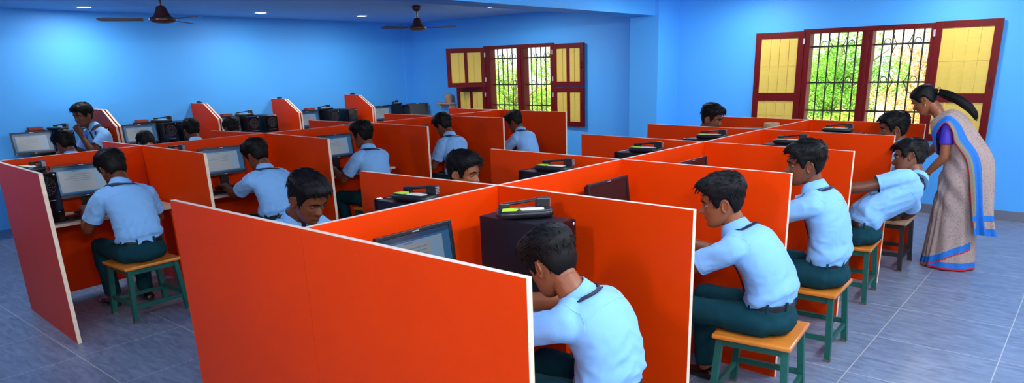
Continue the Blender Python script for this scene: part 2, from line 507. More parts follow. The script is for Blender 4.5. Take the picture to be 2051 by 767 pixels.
def person(label, base, yaw, neck, head, head_yaw=None, head_pitch=10, head_roll=0, hip=(0, 0, .525), hands=None, poses=('type', 'type'),
           feet=None, seat=.43, sh_yaw=0.0, sh_roll=0.0, seed=1, skin='skin', vol=1.0, fringe=1.0, text=False, hscale=1.09, group='students',
           elbow=(-.35, .45, -1), lean_c1=(-.03, 0, .18), tie=False, hair_n=800, hback=.04, hand_rot=None, sw=.165):
    """neck, head, hands and hip are given in world coordinates when flagged ('w', x, y, z)"""
    yr = radians(yaw); bx, by = base
    def loc(p):
        if p[0] == 'w':
            x, y, z = p[1] - bx, p[2] - by, p[3]
            return V((x * cos(yr) + y * sin(yr), -x * sin(yr) + y * cos(yr), z))
        return V(p)
    root = empty('student', (bx, by, 0), yr); tag(root, label, 'person', group)
    H = loc(hip); N = loc(neck); Hc = loc(head) - V((hback, 0, 0))
    if hands is None: hands = ((.52, .13, .755), (.52, -.13, .755))
    if head_yaw is None: head_yaw = yaw
    hy = radians(head_yaw - yaw)
    Mh = Matrix.Translation(Hc) @ Matrix.Rotation(hy, 4, 'Z') @ Matrix.Rotation(radians(head_pitch), 4, 'Y') @ Matrix.Rotation(radians(head_roll), 4, 'X') @ Matrix.Scale(hscale, 4)
    nbk = Mh @ V((-.045, 0, -.12))
    if nbk.z - N.z < .04: N.z = nbk.z - .04
    if nbk.x - N.x < .015: N.x = nbk.x - .015
    # spine
    P0 = H + V((0, 0, .06))
    c1 = H + V(lean_c1) + V((0, 0, .06)); up = (N - c1).normalized()
    c2 = N - (up * .8 + V((.35, 0, .2))).normalized() * .14
    latS = (Matrix.Rotation(radians(sh_yaw), 4, 'Z') @ Matrix.Rotation(radians(sh_roll), 4, 'X') @ V((0, 1, 0)))
    TS = [0, .12, .3, .5, .68, .8, .88, .94, 1.0]
    TA = [(.150, .112), (.158, .118), (.157, .117), (.163, .117), (.172, .117), (.172, .112), (.145, .100), (.105, .085), (.068, .066)]
    pts = [bez(P0, c1, c2, N, t) for t in TS]
    lats = [V((0, 1, 0)).lerp(latS, smooth(0, .8, t)).normalized() for t in TS]
    upS = (pts[6] - pts[4]).normalized(); fwdS = lats[6].cross(upS).normalized()
    ctr = bez(P0, c1, c2, N, .84)
    Sh = [ctr + latS * (s * sw) + fwdS * .012 + upS * -.004 for s in (1, -1)]
    arms = []
    for s, S, h in zip((1, -1), Sh, hands):
        hint = V((elbow[0], elbow[1] * s, elbow[2])); E_, W_ = ik(S, loc(h), .275, .245, hint); arms.append((S, E_, W_))
    # shirt
    mb = MB(); mb.tube(pts, TA, 28, lat=lats)
    hems = []
    for s, (S, E_, W_) in zip((1, -1), arms):
        d = (E_ - S).normalized(); L = (E_ - S).length
        inn = ctr + latS * (s * .07) + upS * .035
        mb.tube([inn, S + upS * .012 - latS * (s * .02), S + d * .03, S + d * .10, S + d * (.70 * L)], [.060, .062, .062, .061, (.063, .063)], 20)
        mb.ball(S + latS * (s * -.006) + upS * -.004, .061, nu=16, nv=10)
        hems.append((S + d * (.70 * L), d))
    sh = remesh(mb, .0092, 5)
    nn = vnormals(sh); so = V((seed * 3.1, seed * 1.7, seed * .9))
    for i, (p, n) in enumerate(zip(sh.v, nn)):
        t = clamp((p - P0).dot((N - P0)) / (N - P0).length_squared)
        k = .35 + .9 * smooth(.55, .05, t) + .5 * smooth(.11, .17, abs((p - ctr).dot(latS)))
        q = V((p.x * 7, p.y * 10 + p.z * 8, p.z * 9 - p.y * 5)) + so
        w = noise.noise(q); w2 = 1 - abs(noise.noise(q * 1.9 + V((9, 2, 4)))) * 2
        bl = .010 * smooth(.0, .06, t) * smooth(.24, .08, t)
        w3 = 1 - abs(noise.noise(V((p.x * 5, p.y * 4 - p.z * 3, p.z * 15 + p.y * 11 * (1 if (p - ctr).dot(latS) > 0 else -1))) + so * 2))  * 2
        sh.v[i] = p + n * (k * (.0062 * w + .0042 * w2) + .0060 * max(w3, -.3) * (.4 + k * .6) + bl)
    keep = []
    for i, f in enumerate(sh.f):
        c = sum((sh.v[k] for k in f), V()) / len(f)
        a, b, cc = sh.v[f[0]], sh.v[f[1]], sh.v[f[2]]
        fn = (b - a).cross(cc - a).normalized(); drop = False
        for hp, d in hems:
            if (c - hp).length < .10 and (c - hp).dot(d) > -.016 and fn.dot(d) > .45: drop = True
        if not drop: keep.append(i)
    cnt = {}
    for i in keep:
        f = sh.f[i]
        for a, b in zip(f, f[1:] + f[:1]): cnt[(min(a, b), max(a, b))] = cnt.get((min(a, b), max(a, b)), 0) + 1
    bv = {v for e, c in cnt.items() if c == 1 for v in e}
    for v in bv:
        for hp, d in hems:
            if (sh.v[v] - hp).length < .11:
                q = sh.v[v] - hp; ax_ = q.dot(d); rad_ = (q - d * ax_).normalized()
                sh.v[v] = hp - d * .006 + rad_ * .0665
    sh.f = [sh.f[i] for i in keep]; sh.m = [0] * len(keep); sh.s = [True] * len(keep)
    tri = [tuple(f) for f in sh.f]
    bvh = BVHTree.FromPolygons([tuple(p) for p in sh.v], tri)
    shell = sh
    def seam(fn, n, r=.0013, m=1, shift=.0006):
        ps = []
        for k in range(n):
            q = bvh.find_nearest(fn(k / (n - 1)))
            if q[0] is not None: ps.append(q[0] + q[1] * shift)
        if len(ps) > 3: shell.tube(ps, r, 5, m)
    back = -fwdS
    seam(lambda u: ctr + upS * (-.045 + .012 * cos((u - .5) * pi)) + latS * lerp(-.17, .17, u) + back * (.13 - .06 * abs(u - .5)), 40)
    for s, (hp, d), (S, E_, W_) in zip((1, -1), hems, arms):
        side = d.orthogonal().normalized(); sd2 = d.cross(side)
        seam(lambda u: hp - d * .034 + (side * cos(2 * pi * u) + sd2 * sin(2 * pi * u)) * .08, 30, .0011)
        seam(lambda u: S - d * .0 - latS * (s * .012) + (upS * cos(lerp(-.5, 2.5, u)) + back * sin(lerp(-.5, 2.5, u))) * .09, 22, .0011)
    sho = shell.build('shirt', [M['shirt'], M['shirtd']], root, fix=False)
    # collar
    ax = (nbk - N).normalized(); ax = (ax + upS * .45).normalized()
    cf = (fwdS - ax * fwdS.dot(ax)).normalized(); cl = ax.cross(cf)
    NC = N + ax * .016
    def cr(phi, r, h):
        return NC + cf * (cos(phi) * r * 1.02) + cl * (sin(phi) * r) + ax * h
    rr = []
    K = 41
    for k in range(K):
        phi = radians(lerp(16, 344, k / (K - 1))); fr = smooth(70, 16, min(math.degrees(phi), 360 - math.degrees(phi)))
        top = .044 - .028 * fr; bot = -.010 - .030 * fr
        rr.append([cr(phi, .063, -.014), cr(phi, .0635, top), cr(phi, .0665, top + .003), cr(phi, .070, top), cr(phi, .086 + .008 * fr, bot + .004), cr(phi, .085 + .008 * fr, bot), cr(phi, .079, bot + .006)])
    cb = MB(); cb.rings(rr, 0, True, True); cb.build('collar', M['shirt'], sho)
    # ribbon round the neck
    path = []
    for k in range(33):
        ph = radians(lerp(98, 262, k / 32)); path.append((cr(ph, .099, -.020 - .01 * abs(k - 16) / 16), 1))
    def front(y, h):
        o_ = ctr + upS * h + latS * y + fwdS * .5
        q = bvh.ray_cast(o_, -fwdS, 1.0)
        return (q[0], q[1] if q[1].dot(fwdS) > 0 else -q[1]) if q[0] is not None else None
    allp = [(.070, -.03), (.055, -.08), (.040, -.13), (.022, -.18)]
    fl = [front(y, h) for y, h in allp][::-1]; fr_ = [front(-y, h) for y, h in allp]
    path = [(cr(radians(a), .104, h), 1) for a, h in ((58, -.055), (70, -.046), (84, -.036))] + path + [(cr(radians(-a), .104, h), 1) for a, h in ((84, -.036), (70, -.046), (58, -.055))]
    allp = [p for p, _ in path]
    ctrp = []
    for p in allp:
        q = bvh.find_nearest(p)
        nq = q[1]
        if nq.dot(p - (N + upS * -.12)) < 0: nq = -nq
        ctrp.append((q[0] + nq * .006, nq))
    ctrp = [(a + b * .006, b) for a, b in [q for q in fl if q]] + ctrp + [(a + b * .006, b) for a, b in [q for q in fr_ if q]]
    for _ in range(3):
        c0_ = ctrp[:]
        for i in range(1, len(ctrp) - 1):
            ctrp[i] = ((c0_[i - 1][0] + c0_[i][0] * 2 + c0_[i + 1][0]) / 4 + c0_[i][1] * .0006, (c0_[i - 1][1] + c0_[i][1] + c0_[i + 1][1]).normalized())
    rr = []
    for i, (p, n) in enumerate(ctrp):
        t = (ctrp[min(i + 1, len(ctrp) - 1)][0] - ctrp[max(i - 1, 0)][0]).normalized(); w = n.cross(t).normalized()
        rr.append([p + w * .0085 + n * .0012, p - w * .0085 + n * .0012, p - w * .0085 - n * .003, p + w * .0085 - n * .003])
    lb = MB(); lb.rings(rr, 0, False, True); lo = lb.build('lanyard', M['strap'], root)
    if text:
        # small white print on the ribbon at the nape
        i0 = len(ctrp) // 2 + 3; p, n = ctrp[i0]; t = (ctrp[i0 + 1][0] - ctrp[i0 - 1][0]).normalized(); w = n.cross(t)
        text_mesh('lanyard_print', 'GREC', .013, M['white'], lo, p + n * .0020, t, w if w.z > 0 else -w)
    if tie:
        tb = MB(); p = [cr(0, .058, -.004), cr(0, .075, -.035), cr(0, .10, -.10), cr(0, .12, -.19)]
        tb.tube(p, [(.014, .008), (.017, .010), (.020, .005), (.024, .004)], 10, lat=cl); tb.build('tie', M['strap'], root)
    # trousers
    if feet is None: feet = ((.42, .115, .085), (.36, -.115, .085))
    tr = MB()
    tr.tube([H + V((.0, 0, -.02)), H + V((0, 0, .04)), P0 + (pts[1] - pts[0]) * .2], [(.160, .125), (.162, .122), (.154, .116)], 26, lat=(0, 1, 0))
    tr.ball(H + V((-.01, 0, -.025)), (.135, .168, .085), nu=22, nv=14)
    shoes = []; shins = []
    for s, ft in zip((1, -1), feet):
        J = H + V((.0, s * .088, -.02)); A_ = loc(ft)
        K_, A_ = ik(J, A_, .43, .42, V((.6, s * .12, 1.0)))
        tr.tube([J - (K_ - J) * .08, J, lerp(J, K_, .35), lerp(J, K_, .75), K_], [.088, .092, .084, .072, .066], 18)
        tr.ball(K_, .067, nu=14, nv=10)
        tr.tube([K_, lerp(K_, A_, .3), lerp(K_, A_, .75), A_ + (K_ - A_).normalized() * .005], [.064, .064, .060, .058], 18)
        shins.append((K_, A_, J)); shoes.append((s, A_))
    trm = remesh(tr, .0115, 6); nn = vnormals(trm)
    for i, (p, n) in enumerate(zip(trm.v, nn)):
        q = V((p.x * 9, p.y * 14, p.z * 9)) + so
        p = p + n * (.0065 * noise.noise(q) + .003 * (1 - 2 * abs(noise.noise(q * 2.1))))
        if seat and p.z < seat + .002 and p.x < .31 and p.z > seat - .08 and abs(p.y) < .24: p.z = seat + .002
        trm.v[i] = p
    ud = (pts[1] - pts[0]).normalized()
    bel = []
    for k in range(8):
        a = 2 * pi * (k + .5) / 8; c = P0 + V((cos(a) * .121, sin(a) * .160, 0)) + ud * .010
        L_ = MB(); L_.box((-.006, -.007, -.024), (.006, .007, .024), 0, .002)
        trm.join(L_, Matrix.Translation(c) @ Matrix.Rotation(a, 4, 'Z'))
    trm.build('trousers', M['trous'], root, fix=False)
    bb = MB(); f2 = V((0, 1, 0)).cross(ud).normalized(); n = 40
    def br(r, h): return [P0 + ud * h + V((0, 1, 0)) * (sin(2 * pi * k / n) * (.156 + r)) + f2 * (cos(2 * pi * k / n) * (.118 + r)) for k in range(n)]
    rings_ = [br(-.01, -.008), br(.002, -.008), br(.0035, -.002), br(.0035, .024), br(.002, .029), br(-.01, .029)]
    bb.rings(rings_, 0, True, False); bo = bb.build('belt', M['belt'], root)
    bk = MB(); c = P0 + ud * .010 + f2 * .124
    for dy in (-.022, .022): bk.box((c.x - .002, c.y + dy - .003, c.z - .019), (c.x + .004, c.y + dy + .003, c.z + .019), 0, .001)
    for dz in (-.018, .018): bk.box((c.x - .002, c.y - .025, c.z + dz - .003), (c.x + .004, c.y + .025, c.z + dz + .003), 0, .001)
    bk.build('buckle', M['silver'], bo)
    for s, A_ in shoes:
        sb = MB(); x, y = A_.x, A_.y; z = A_.z - .085
        rr = []
        for u, w, h, zz in ((-.075, .018, .03, 0), (-.068, .033, .06, 0), (-.03, .038, .078, 0), (.01, .039, .08, 0), (.06, .041, .058, 0), (.11, .046, .046, 0), (.155, .043, .038, 0), (.19, .028, .028, 0), (.20, .008, .012, .006)):
            rr.append([V((x + u, y + w * cos(a) + s * .12 * max(u, 0), z + zz + h * (.5 + .5 * sin(a)) if sin(a) > -.7 else z + zz)) for a in [2 * pi * k / 18 for k in range(18)]])
        sb.rings(rr, 0); so_ = sb.build('shoe', M['shoe'], root)
    # body (one continuous skin mesh, clothed parts inside)
    b = MB()
    b.tube(pts, [(a * .78, c * .78) for a, c in TA], 18, lat=lats)
    nb = Mh @ V((-.045, 0, -.12))
    b.tube([pts[6], N, lerp(N, nb, .5), nb, Mh @ V((-.032, 0, -.06))], [.06, .056, .054 * hscale, .053 * hscale, .050 * hscale], 18)
    for (S, E_, W_) in arms:
        d = (E_ - S)
        b.tube([ctr, S - d.normalized() * .01, S + d * .2, S + d * .6, S + d * .9, E_], [.04, .048, .050, .045, .041, .039], 14)
        b.ball(E_, .0385, nu=12, nv=8)
        b.tube([E_, lerp(E_, W_, .25), lerp(E_, W_, .6), lerp(E_, W_, .95), W_], [.039, .043, .036, .027, .0255], 14)
    for K_, A_, J_ in shins:
        b.tube([lerp(H, J_, .6), lerp(J_, K_, .15), lerp(J_, K_, .9), K_, lerp(K_, A_, .5), A_ + V((0, 0, -.03))], [.05, .05, .045, .043, .045, .036], 12)
    sk = remesh(b, .0085, 4)
    sk.join(HEAD, Mh)
    for s, (S, E_, W_), ps, idx in zip((1, -1), arms, poses, (0, 1)):
        fd = (W_ - E_).normalized()
        if hand_rot and hand_rot[idx]:
            X = V(hand_rot[idx][0]).normalized(); Z = V(hand_rot[idx][1])
        else:
            X = (fd + V((.5, -s * .12, 0))).normalized(); X = V((X.x, X.y, X.z * .5)).normalized(); Z = V((0, s * .18, 1))
        Z = (Z - X * Z.dot(X)).normalized(); Y = Z.cross(X)
        Mx = Matrix.Translation(W_) @ Matrix((X, Y, Z)).transposed().to_4x4()
        if s > 0: Mx = Mx @ Matrix.Scale(-1, 4, V((0, 1, 0)))
        sk.join(HANDS[ps], Mx)
    sk.build('body', [M[skin], M['lip'], M['eyew'], M['iris'], M['hair']], root, fix=False)
    hb = make_hair(seed, vol, fringe, tufts=hair_n); hb.xf(Mh); hb.build('hair', M['hair'], root, fix=False)
    return root

def text_mesh(name, body, size, m, parent, pos, xdir, ydir, depth=.0004):
    cu = bpy.data.curves.new(name, 'FONT'); cu.body = body; cu.size = size; cu.extrude = depth; cu.align_x = 'CENTER'; cu.align_y = 'CENTER'
    o = bpy.data.objects.new(name + '_tmp', cu); COL.objects.link(o)
    dg = bpy.context.evaluated_depsgraph_get(); dg.update()
    me = bpy.data.meshes.new_from_object(o.evaluated_get(dg)); bpy.data.objects.remove(o); bpy.data.curves.remove(cu)
    X = V(xdir).normalized(); Y = V(ydir); Y = (Y - X * Y.dot(X)).normalized(); Z = X.cross(Y)
    me.transform(Matrix.Translation(pos) @ Matrix((X, Y, Z)).transposed().to_4x4())
    me.materials.clear(); me.materials.append(m)
    ob = bpy.data.objects.new(name, me); COL.objects.link(ob)
    if parent is not None: ob.parent = parent
    return ob
# ------------------------------------------------------------------ room
def struct(mb, name, m, fix=True):
    o = mb.build(name, m, fix=fix); o['kind'] = 'structure'; return o
YW, XL, ZC = 9.10, -10.47, 2.62
XR, YB = 3.2, -3.2
mb = MB(); mb.box((XL - .2, YB, -.12), (XR, YW + .23, 0)); struct(mb, 'floor', M['floor'])
mb = MB(); mb.box((XL - .2, YB, ZC), (XR, YW + .23, ZC + .15)); struct(mb, 'ceiling', M['ceil'])
mb = MB(); mb.box((XL - .2, YB, 0), (XL, YW + .23, ZC)); struct(mb, 'wall_left', M['wall'])
mb = MB(); mb.box((XL, YB - .2, 0), (-2.6, YB, ZC)); struct(mb, 'wall_light_block', M['wall'])  # unseen partial wall, added to cut sky light from the back left
WIN = [(-8.52, -6.99), (-3.07, -1.60)]; WZ0, WZ1 = .86, 2.14
mb = MB(); xs = [XL] + [x for w in WIN for x in w] + [XR]
for i in range(0, len(xs), 2): mb.box((xs[i], YW, 0), (xs[i + 1], YW + .23, ZC))
for a, b in WIN:
    mb.box((a, YW, 0), (b, YW + .23, WZ0)); mb.box((a, YW, WZ1), (b, YW + .23, ZC))
struct(mb, 'wall_back', M['wall'])
mb = MB(); mb.box((-5.24, 8.53, 0), (-4.80, YW, ZC)); struct(mb, 'trim_1', M['wall'])
mb = MB(); mb.box((-5.24, YB, 2.395), (-4.86, 8.53, ZC)); struct(mb, 'trim_2', M['wall'])
mb = MB(); mb.box((XL, 8.93, 0), (XL + .05, YW, ZC)); struct(mb, 'trim_3', M['wall'])
mb = MB(); mb.box((-4.80, YW - .012, 0), (XR, YW, .11)); struct(mb, 'baseboard_back', M['base'])

# windows -----------------------------------------------------------
def leaf(parent, hx, w, z0, z1, side, ang, ribs=0, mid=True, rail=None):
    """one shutter leaf hinged at hx; side -1 opens to the left, +1 to the right; ang = degrees away from the wall"""
    mb = MB(); fw = .075; g = MB()
    def fr(a0, a1, c0, c1, t0=0, t1=.034): mb.box((a0, -t1, c0), (a1, -t0, c1), 0, .003)
    fr(0, fw, z0, z1); fr(w - fw, w, z0, z1); fr(fw, w - fw, z1 - fw, z1); fr(fw, w - fw, z0, z0 + fw)
    cells = [(z0 + fw, z1 - fw)]
    if rail:
        fr(fw, w - fw, rail - .05, rail + .05); cells = [(z0 + fw, rail - .05), (rail + .05, z1 - fw)]
    if mid: fr(w / 2 - .028, w / 2 + .028, z0 + fw, z1 - fw)
    for c0, c1 in cells:
        g.box((fw - .004, -.022, c0 - .004), (w - fw + .004, -.014, c1 + .004))
        nr = ribs or 4
        for k in range(1, nr):
            x = fw + (w - 2 * fw) * k / nr
            if mid and abs(x - w / 2) < .03: continue
            g.box((x - .007, -.032, c0), (x + .007, -.014, c1))
        if ribs and c1 - c0 > .3: g.box((fw, -.0255, (c0 + c1) / 2 - .004), (w - fw, -.014, (c0 + c1) / 2 + .004))
    R = Matrix.Translation((hx, YW - .008, 0)) @ (Matrix.Scale(-1, 4, V((1, 0, 0))) if side < 0 else Matrix.Identity(4)) @ Matrix.Rotation(radians(-ang), 4, 'Z')
    mb.xf(R); g.xf(R)
    s = mb.build('shutter', M['wframe'], parent); g.build('pane', M['yglass'], s)
    h = MB()
    for z in (z0 + .12, z1 - .12): h.box((-.012, -.04, z - .035), (.012, -.034, z + .035)); h.tube([(0, -.04, z - .035), (0, -.04, z + .035)], .006, 8)
    h.xf(R); h.build('hinge', M['silver'], s)
    k = MB(); k.tube([(w - .04, -.036, (z0 + z1) / 2 - .05), (w - .04, -.052, (z0 + z1) / 2 - .035), (w - .04, -.052, (z0 + z1) / 2 + .035), (w - .04, -.036, (z0 + z1) / 2 + .05)], .005, 8)
    k.xf(R); k.build('handle', M['iron'], s)

def window(name, x0, x1, ml, mr, fl, frr, leaves):
    mb = MB(); a, b = YW - .03, YW + .12
    mb.box((x0, a, WZ0), (fl, b, WZ1), 0, .004); mb.box((frr, a, WZ0), (x1, b, WZ1), 0, .004)
    mb.box((fl, a, WZ1 - .055), (frr, b, WZ1), 0, .004); mb.box((fl, a, WZ0), (frr, b, WZ0 + .06), 0, .004)
    mb.box((ml, a + .004, WZ0 + .06), (mr, b, WZ1 - .055), 0, .004)
    mb.box(((ml + mr) / 2 - .02, a - .006, WZ0 + .06), ((ml + mr) / 2 + .02, a + .01, WZ1 - .055), 0, .004)
    root = mb.build(name, M['wframe']); root['kind'] = 'structure'
    for c0, c1 in ((fl, ml), (mr, frr)):
        g = MB(); yb = YW + .09; z0, z1 = WZ0 + .06, WZ1 - .055
        xsb = [lerp(c0, c1, (k + .8) / 5.6) for k in range(5)]
        for x in xsb: g.tube([(x, yb, z0), (x, yb, z1)], .0088, 8)
        for z in (1.93, 1.50, 1.16): g.box((c0, yb - .004, z - .010), (c1, yb + .004, z + .010))
        xc = xsb[2]
        for z in (1.50, 1.93):   # ornament: four curling petals on the middle bar
            for sx in (-1, 1):
                for sz in (-1, 1):
                    pts = [(xc + sx * (.012 + .085 * sin(t * 1.9)), yb - .008, z + sz * (.09 * t - .02 * sin(t * 6))) for t in [k / 9 for k in range(10)]]
                    g.tube(pts, .0045, 6)
                pts = [(xc + sx * (.16 + .035 * cos(t)), yb - .008, z + .035 * sin(t) + .03) for t in [radians(-60 + 34 * k) for k in range(9)]]
                g.tube(pts, .0042, 6)
        g.build('grille', M['iron'], root)
    for L in leaves: leaf(root, *L)
    return root
window('window_1', -8.52, -6.99, -7.77, -7.63, -8.38, -7.06, [
    (-8.50, .68, 1.47, 2.12, -1, 33), (-8.50, .68, .85, 1.46, -1, 3), (-7.0, .62, 1.47, 2.12, 1, 2), (-7.0, .62, .85, 1.46, 1, 2)])
window('window_2', -3.07, -1.60, -2.38, -2.26, -2.98, -1.66, [
    (-3.05, .61, .85, 2.12, -1, 2, 4, False, 1.33), (-1.62, .64, .85, 2.15, 1, 2, 4, False, 1.33)])

# ceiling lamps ------------------------------------------------------
def downlight(x, y, label, power, r=.09):
    t = empty('ceiling_downlight', (x, y, ZC)); tag(t, label, 'ceiling light', 'round ceiling lights')
    mb = MB(); mb.lathe([(r * .8, -.001), (r * .84, -.012), (r, -.012), (r * 1.06, -.006), (r * 1.08, 0)], 32); mb.build('rim', M['lamprim'], t)
    mb = MB(); mb.lathe([(.0, -.0085), (r * .5, -.0085), (r * .82, -.0085), (r * .82, -.002), (0, -.002)], 32); mb.build('diffuser', M['lamp'], t)
    l = bpy.data.lights.new('lamp_light', 'AREA'); l.shape = 'DISK'; l.size = r * 1.7; l.energy = power; l.color = (1, .97, .93)
    o = bpy.data.objects.new('lamp_light', l); COL.objects.link(o); o.parent = t; o.location = (0, 0, -.02)
    return t
LP = 21
downlight(-9.78, 3.43, 'round recessed ceiling light nearest the left end of the long wall', LP)
downlight(-9.50, 5.57, 'round recessed ceiling light between the two ceiling fans along the long wall', LP)
downlight(-9.28, 7.15, 'round recessed ceiling light near the far corner, left of the farther fan', LP)
downlight(-7.05, 7.75, 'round ceiling light half hidden behind the beam, right of the farther fan', LP * 1.7)

for x, y in ((-3.6, 8.35), (-1.4, 8.35), (.8, 8.35), (2.4, 6.6), (-4.0, 7.4)):  # unseen lamps added to brighten the window wall, pillar and beam
    downlight(x, y, f'added unseen round fill light above the right half, {y:.1f} metres in', 17)
def ceiling_fan(x, y, rot, label):
    t = empty('ceiling_fan', (x, y, ZC), rot); tag(t, label, 'ceiling fan', 'brown ceiling fans')
    mb = MB(); mb.lathe([(.02, -.075), (.055, -.06), (.062, -.02), (.05, 0)], 24); mb.build('canopy', M['fan'], t)
    mb = MB(); mb.tube([(0, 0, -.05), (0, 0, -.20)], .012, 12); mb.build('rod', M['fan'], t)
    mb = MB(); mb.lathe([(.02, -.155), (.035, -.16), (.045, -.17), (.055, -.20), (.078, -.245), (.088, -.26), (.118, -.268), (.125, -.285), (.122, -.30), (.10, -.315), (.05, -.325), (.0, -.327)], 36); mo = mb.build('motor', M['fan'], t)
    for k in range(3):
        a = 2 * pi * k / 3; Rm = Matrix.Rotation(a, 4, 'Z')
        b = MB(); b.box((.10, -.018, -.290), (.20, .018, -.284), 0, .002); b.xf(Rm)
        bl = b.build('blade_bracket', M['fan'], t)
        b = MB(); top = []; bot = []
        for i in range(15):
            u = i / 14; x_ = .17 + .40 * u; w = lerp(.048, .066, u) * (1 if u < .86 else sqrt(max(1 - ((u - .86) / .15) ** 2, .02)))
            for lst, dz in ((top, .002), (bot, -.002)):
                lst.append([V((x_, w * v, -.287 + dz + .20 * w * v)) for v in (-1, -.5, 0, .5, 1)])
        rr = [t_ + b_[::-1] for t_, b_ in zip(top, bot)]
        b.rings(rr, 0, False); b.xf(Rm); b.build('blade', M['fan'], t)
ceiling_fan(-7.5, 3.32, radians(8), 'brown three-blade ceiling fan nearer the left, its rod running out of the picture top')
ceiling_fan(-7.5, 6.70, radians(23.5), 'smaller-looking brown ceiling fan near the far corner, beside the beam')

# ------------------------------------------------------------------ cubicles
T = .025
H = 1.2
def panel(p0, p1, label, group, z0=0.0, z1=H, e0=2, e1=2):
    p0 = V((p0[0], p0[1], 0)); p1 = V((p1[0], p1[1], 0)); d = p1 - p0; L = d.length
    mb = MB(); z1 = z1 - z0
    h = T / 2
    mb.add([(0, -h, 0), (L, -h, 0), (L, -h, z1), (0, -h, z1), (0, h, 0), (L, h, 0), (L, h, z1), (0, h, z1)], [], 0)
    for f, m in (((0, 1, 2, 3), 0), ((5, 4, 7, 6), 0), ((3, 2, 6, 7), 1), ((1, 5, 6, 2), e1), ((4, 0, 3, 7), e0), ((0, 4, 5, 1), 2)):
        mb.f.append(f); mb.m.append(m); mb.s.append(False)
    # thin dark-red laminate skins standing proud of the ply core at the free end
    o = mb.build('divider_panel', [M['lam'], M['plyw'], M['ply']])
    o.location = (p0.x, p0.y, z0); o.rotation_euler = (0, 0, atan2(d.y, d.x))
    tag(o, label, 'partition', group); return o
ORD = ['front', 'second', 'third', 'fourth', 'fifth', 'rearmost']
A = [((-3.53, 1.46), (-2.39, 1.46), (-1.225, 1.455)), ((-3.50, 2.58), (-2.40, 2.62), (-1.26, 2.58)), ((-3.56, 3.83), (-2.38, 3.79), (-1.26, 3.72)),
     ((-3.59, 5.06), (-2.36, 4.94), (-1.24, 4.83)), ((-3.58, 6.20), (-2.35, 6.07), (-1.24, 5.94)), ((-3.45, 7.36), (-2.31, 7.22), (-1.24, 7.08))]
B = [(None, (-6.53, 1.47), (-5.35, 1.42)), ((-7.50, 2.56), (-6.66, 2.58), (-5.45, 2.56)), ((-7.64, 3.70), (-6.72, 3.81), (-5.51, 3.74)),
     ((-7.95, 5.14), (-6.73, 5.16), (-5.64, 5.08)), ((-7.92, 6.34), (-6.80, 6.37), (-5.66, 6.33)), ((-7.98, 7.66), (-6.81, 7.54), (-5.56, 7.47))]
def island(D, nm, sides):
    for k, (l, c, r) in enumerate(D):
        w = ORD[k]
        if l: panel(l, (c[0] - .001, c[1]), f'orange-red cross panel, {w} one on the left wing of the {nm} cubicle island', f'{nm} island cross panels', e1=0)
        if r: panel((c[0] + .001, c[1]), r, f'orange-red cross panel, {w} one on the right wing of the {nm} cubicle island', f'{nm} island cross panels', e0=0)
        if k + 1 < len(D):
            c2 = D[k + 1][1]; d = (V((*c2, 0)) - V((*c, 0))).normalized()
            panel((c[0] + d.x * (T / 2 + .004), c[1] + d.y * (T / 2 + .004)), (c2[0] - d.x * (T / 2 + .004), c2[1] - d.y * (T / 2 + .004)),
                  f'orange-red spine panel of the {nm} cubicle island between its {w} and {ORD[k + 1]} cross panels', f'{nm} island spine panels', z0=.06)
island(A, 'near', None)
island(B, 'far', None)

def side(D, k, s, d, off=0.0):
    """point in bay k, s=+1 right / -1 left wing, d from the spine, t measured from the bay's near panel"""
    c0, c1 = D[k][1], D[k + 1][1]
    return c0, c1

def desk(x0, x1, y0, y1, z, label, group, front):
    t = empty('desk', ((x0 + x1) / 2, (y0 + y1) / 2, 0)); tag(t, label, 'desk', group)
    hx, hy = (x1 - x0) / 2, (y1 - y0) / 2
    mb = MB(); mb.box((-hx, -hy, z - .022), (hx, hy, z), 0, .002); mb.build('worktop', M['desk'], t)
    mb = MB(); e = front * hx; mb.box((min(e, e + front * .003), -hy, z - .022), (max(e, e + front * .003), hy, z), 0); mb.build('front_edge', M['ply'], t)
    for s in (-1, 1):
        mb = MB(); mb.box((-hx + .03, s * hy - (.03 if s > 0 else 0), z - .062), (hx - .06, s * hy + (.03 if s < 0 else 0), z - .022), 0, .002); mb.build('bearer', M['woodraw'], t)
        mb = MB(); xx = front * (hx - .12); mb.box((xx - .02, s * hy - (.035 if s > 0 else 0), 0), (xx + .02, s * hy + (.035 if s < 0 else 0), z - .062), 0, .002); mb.build('leg', M['lam'], t)
    return t

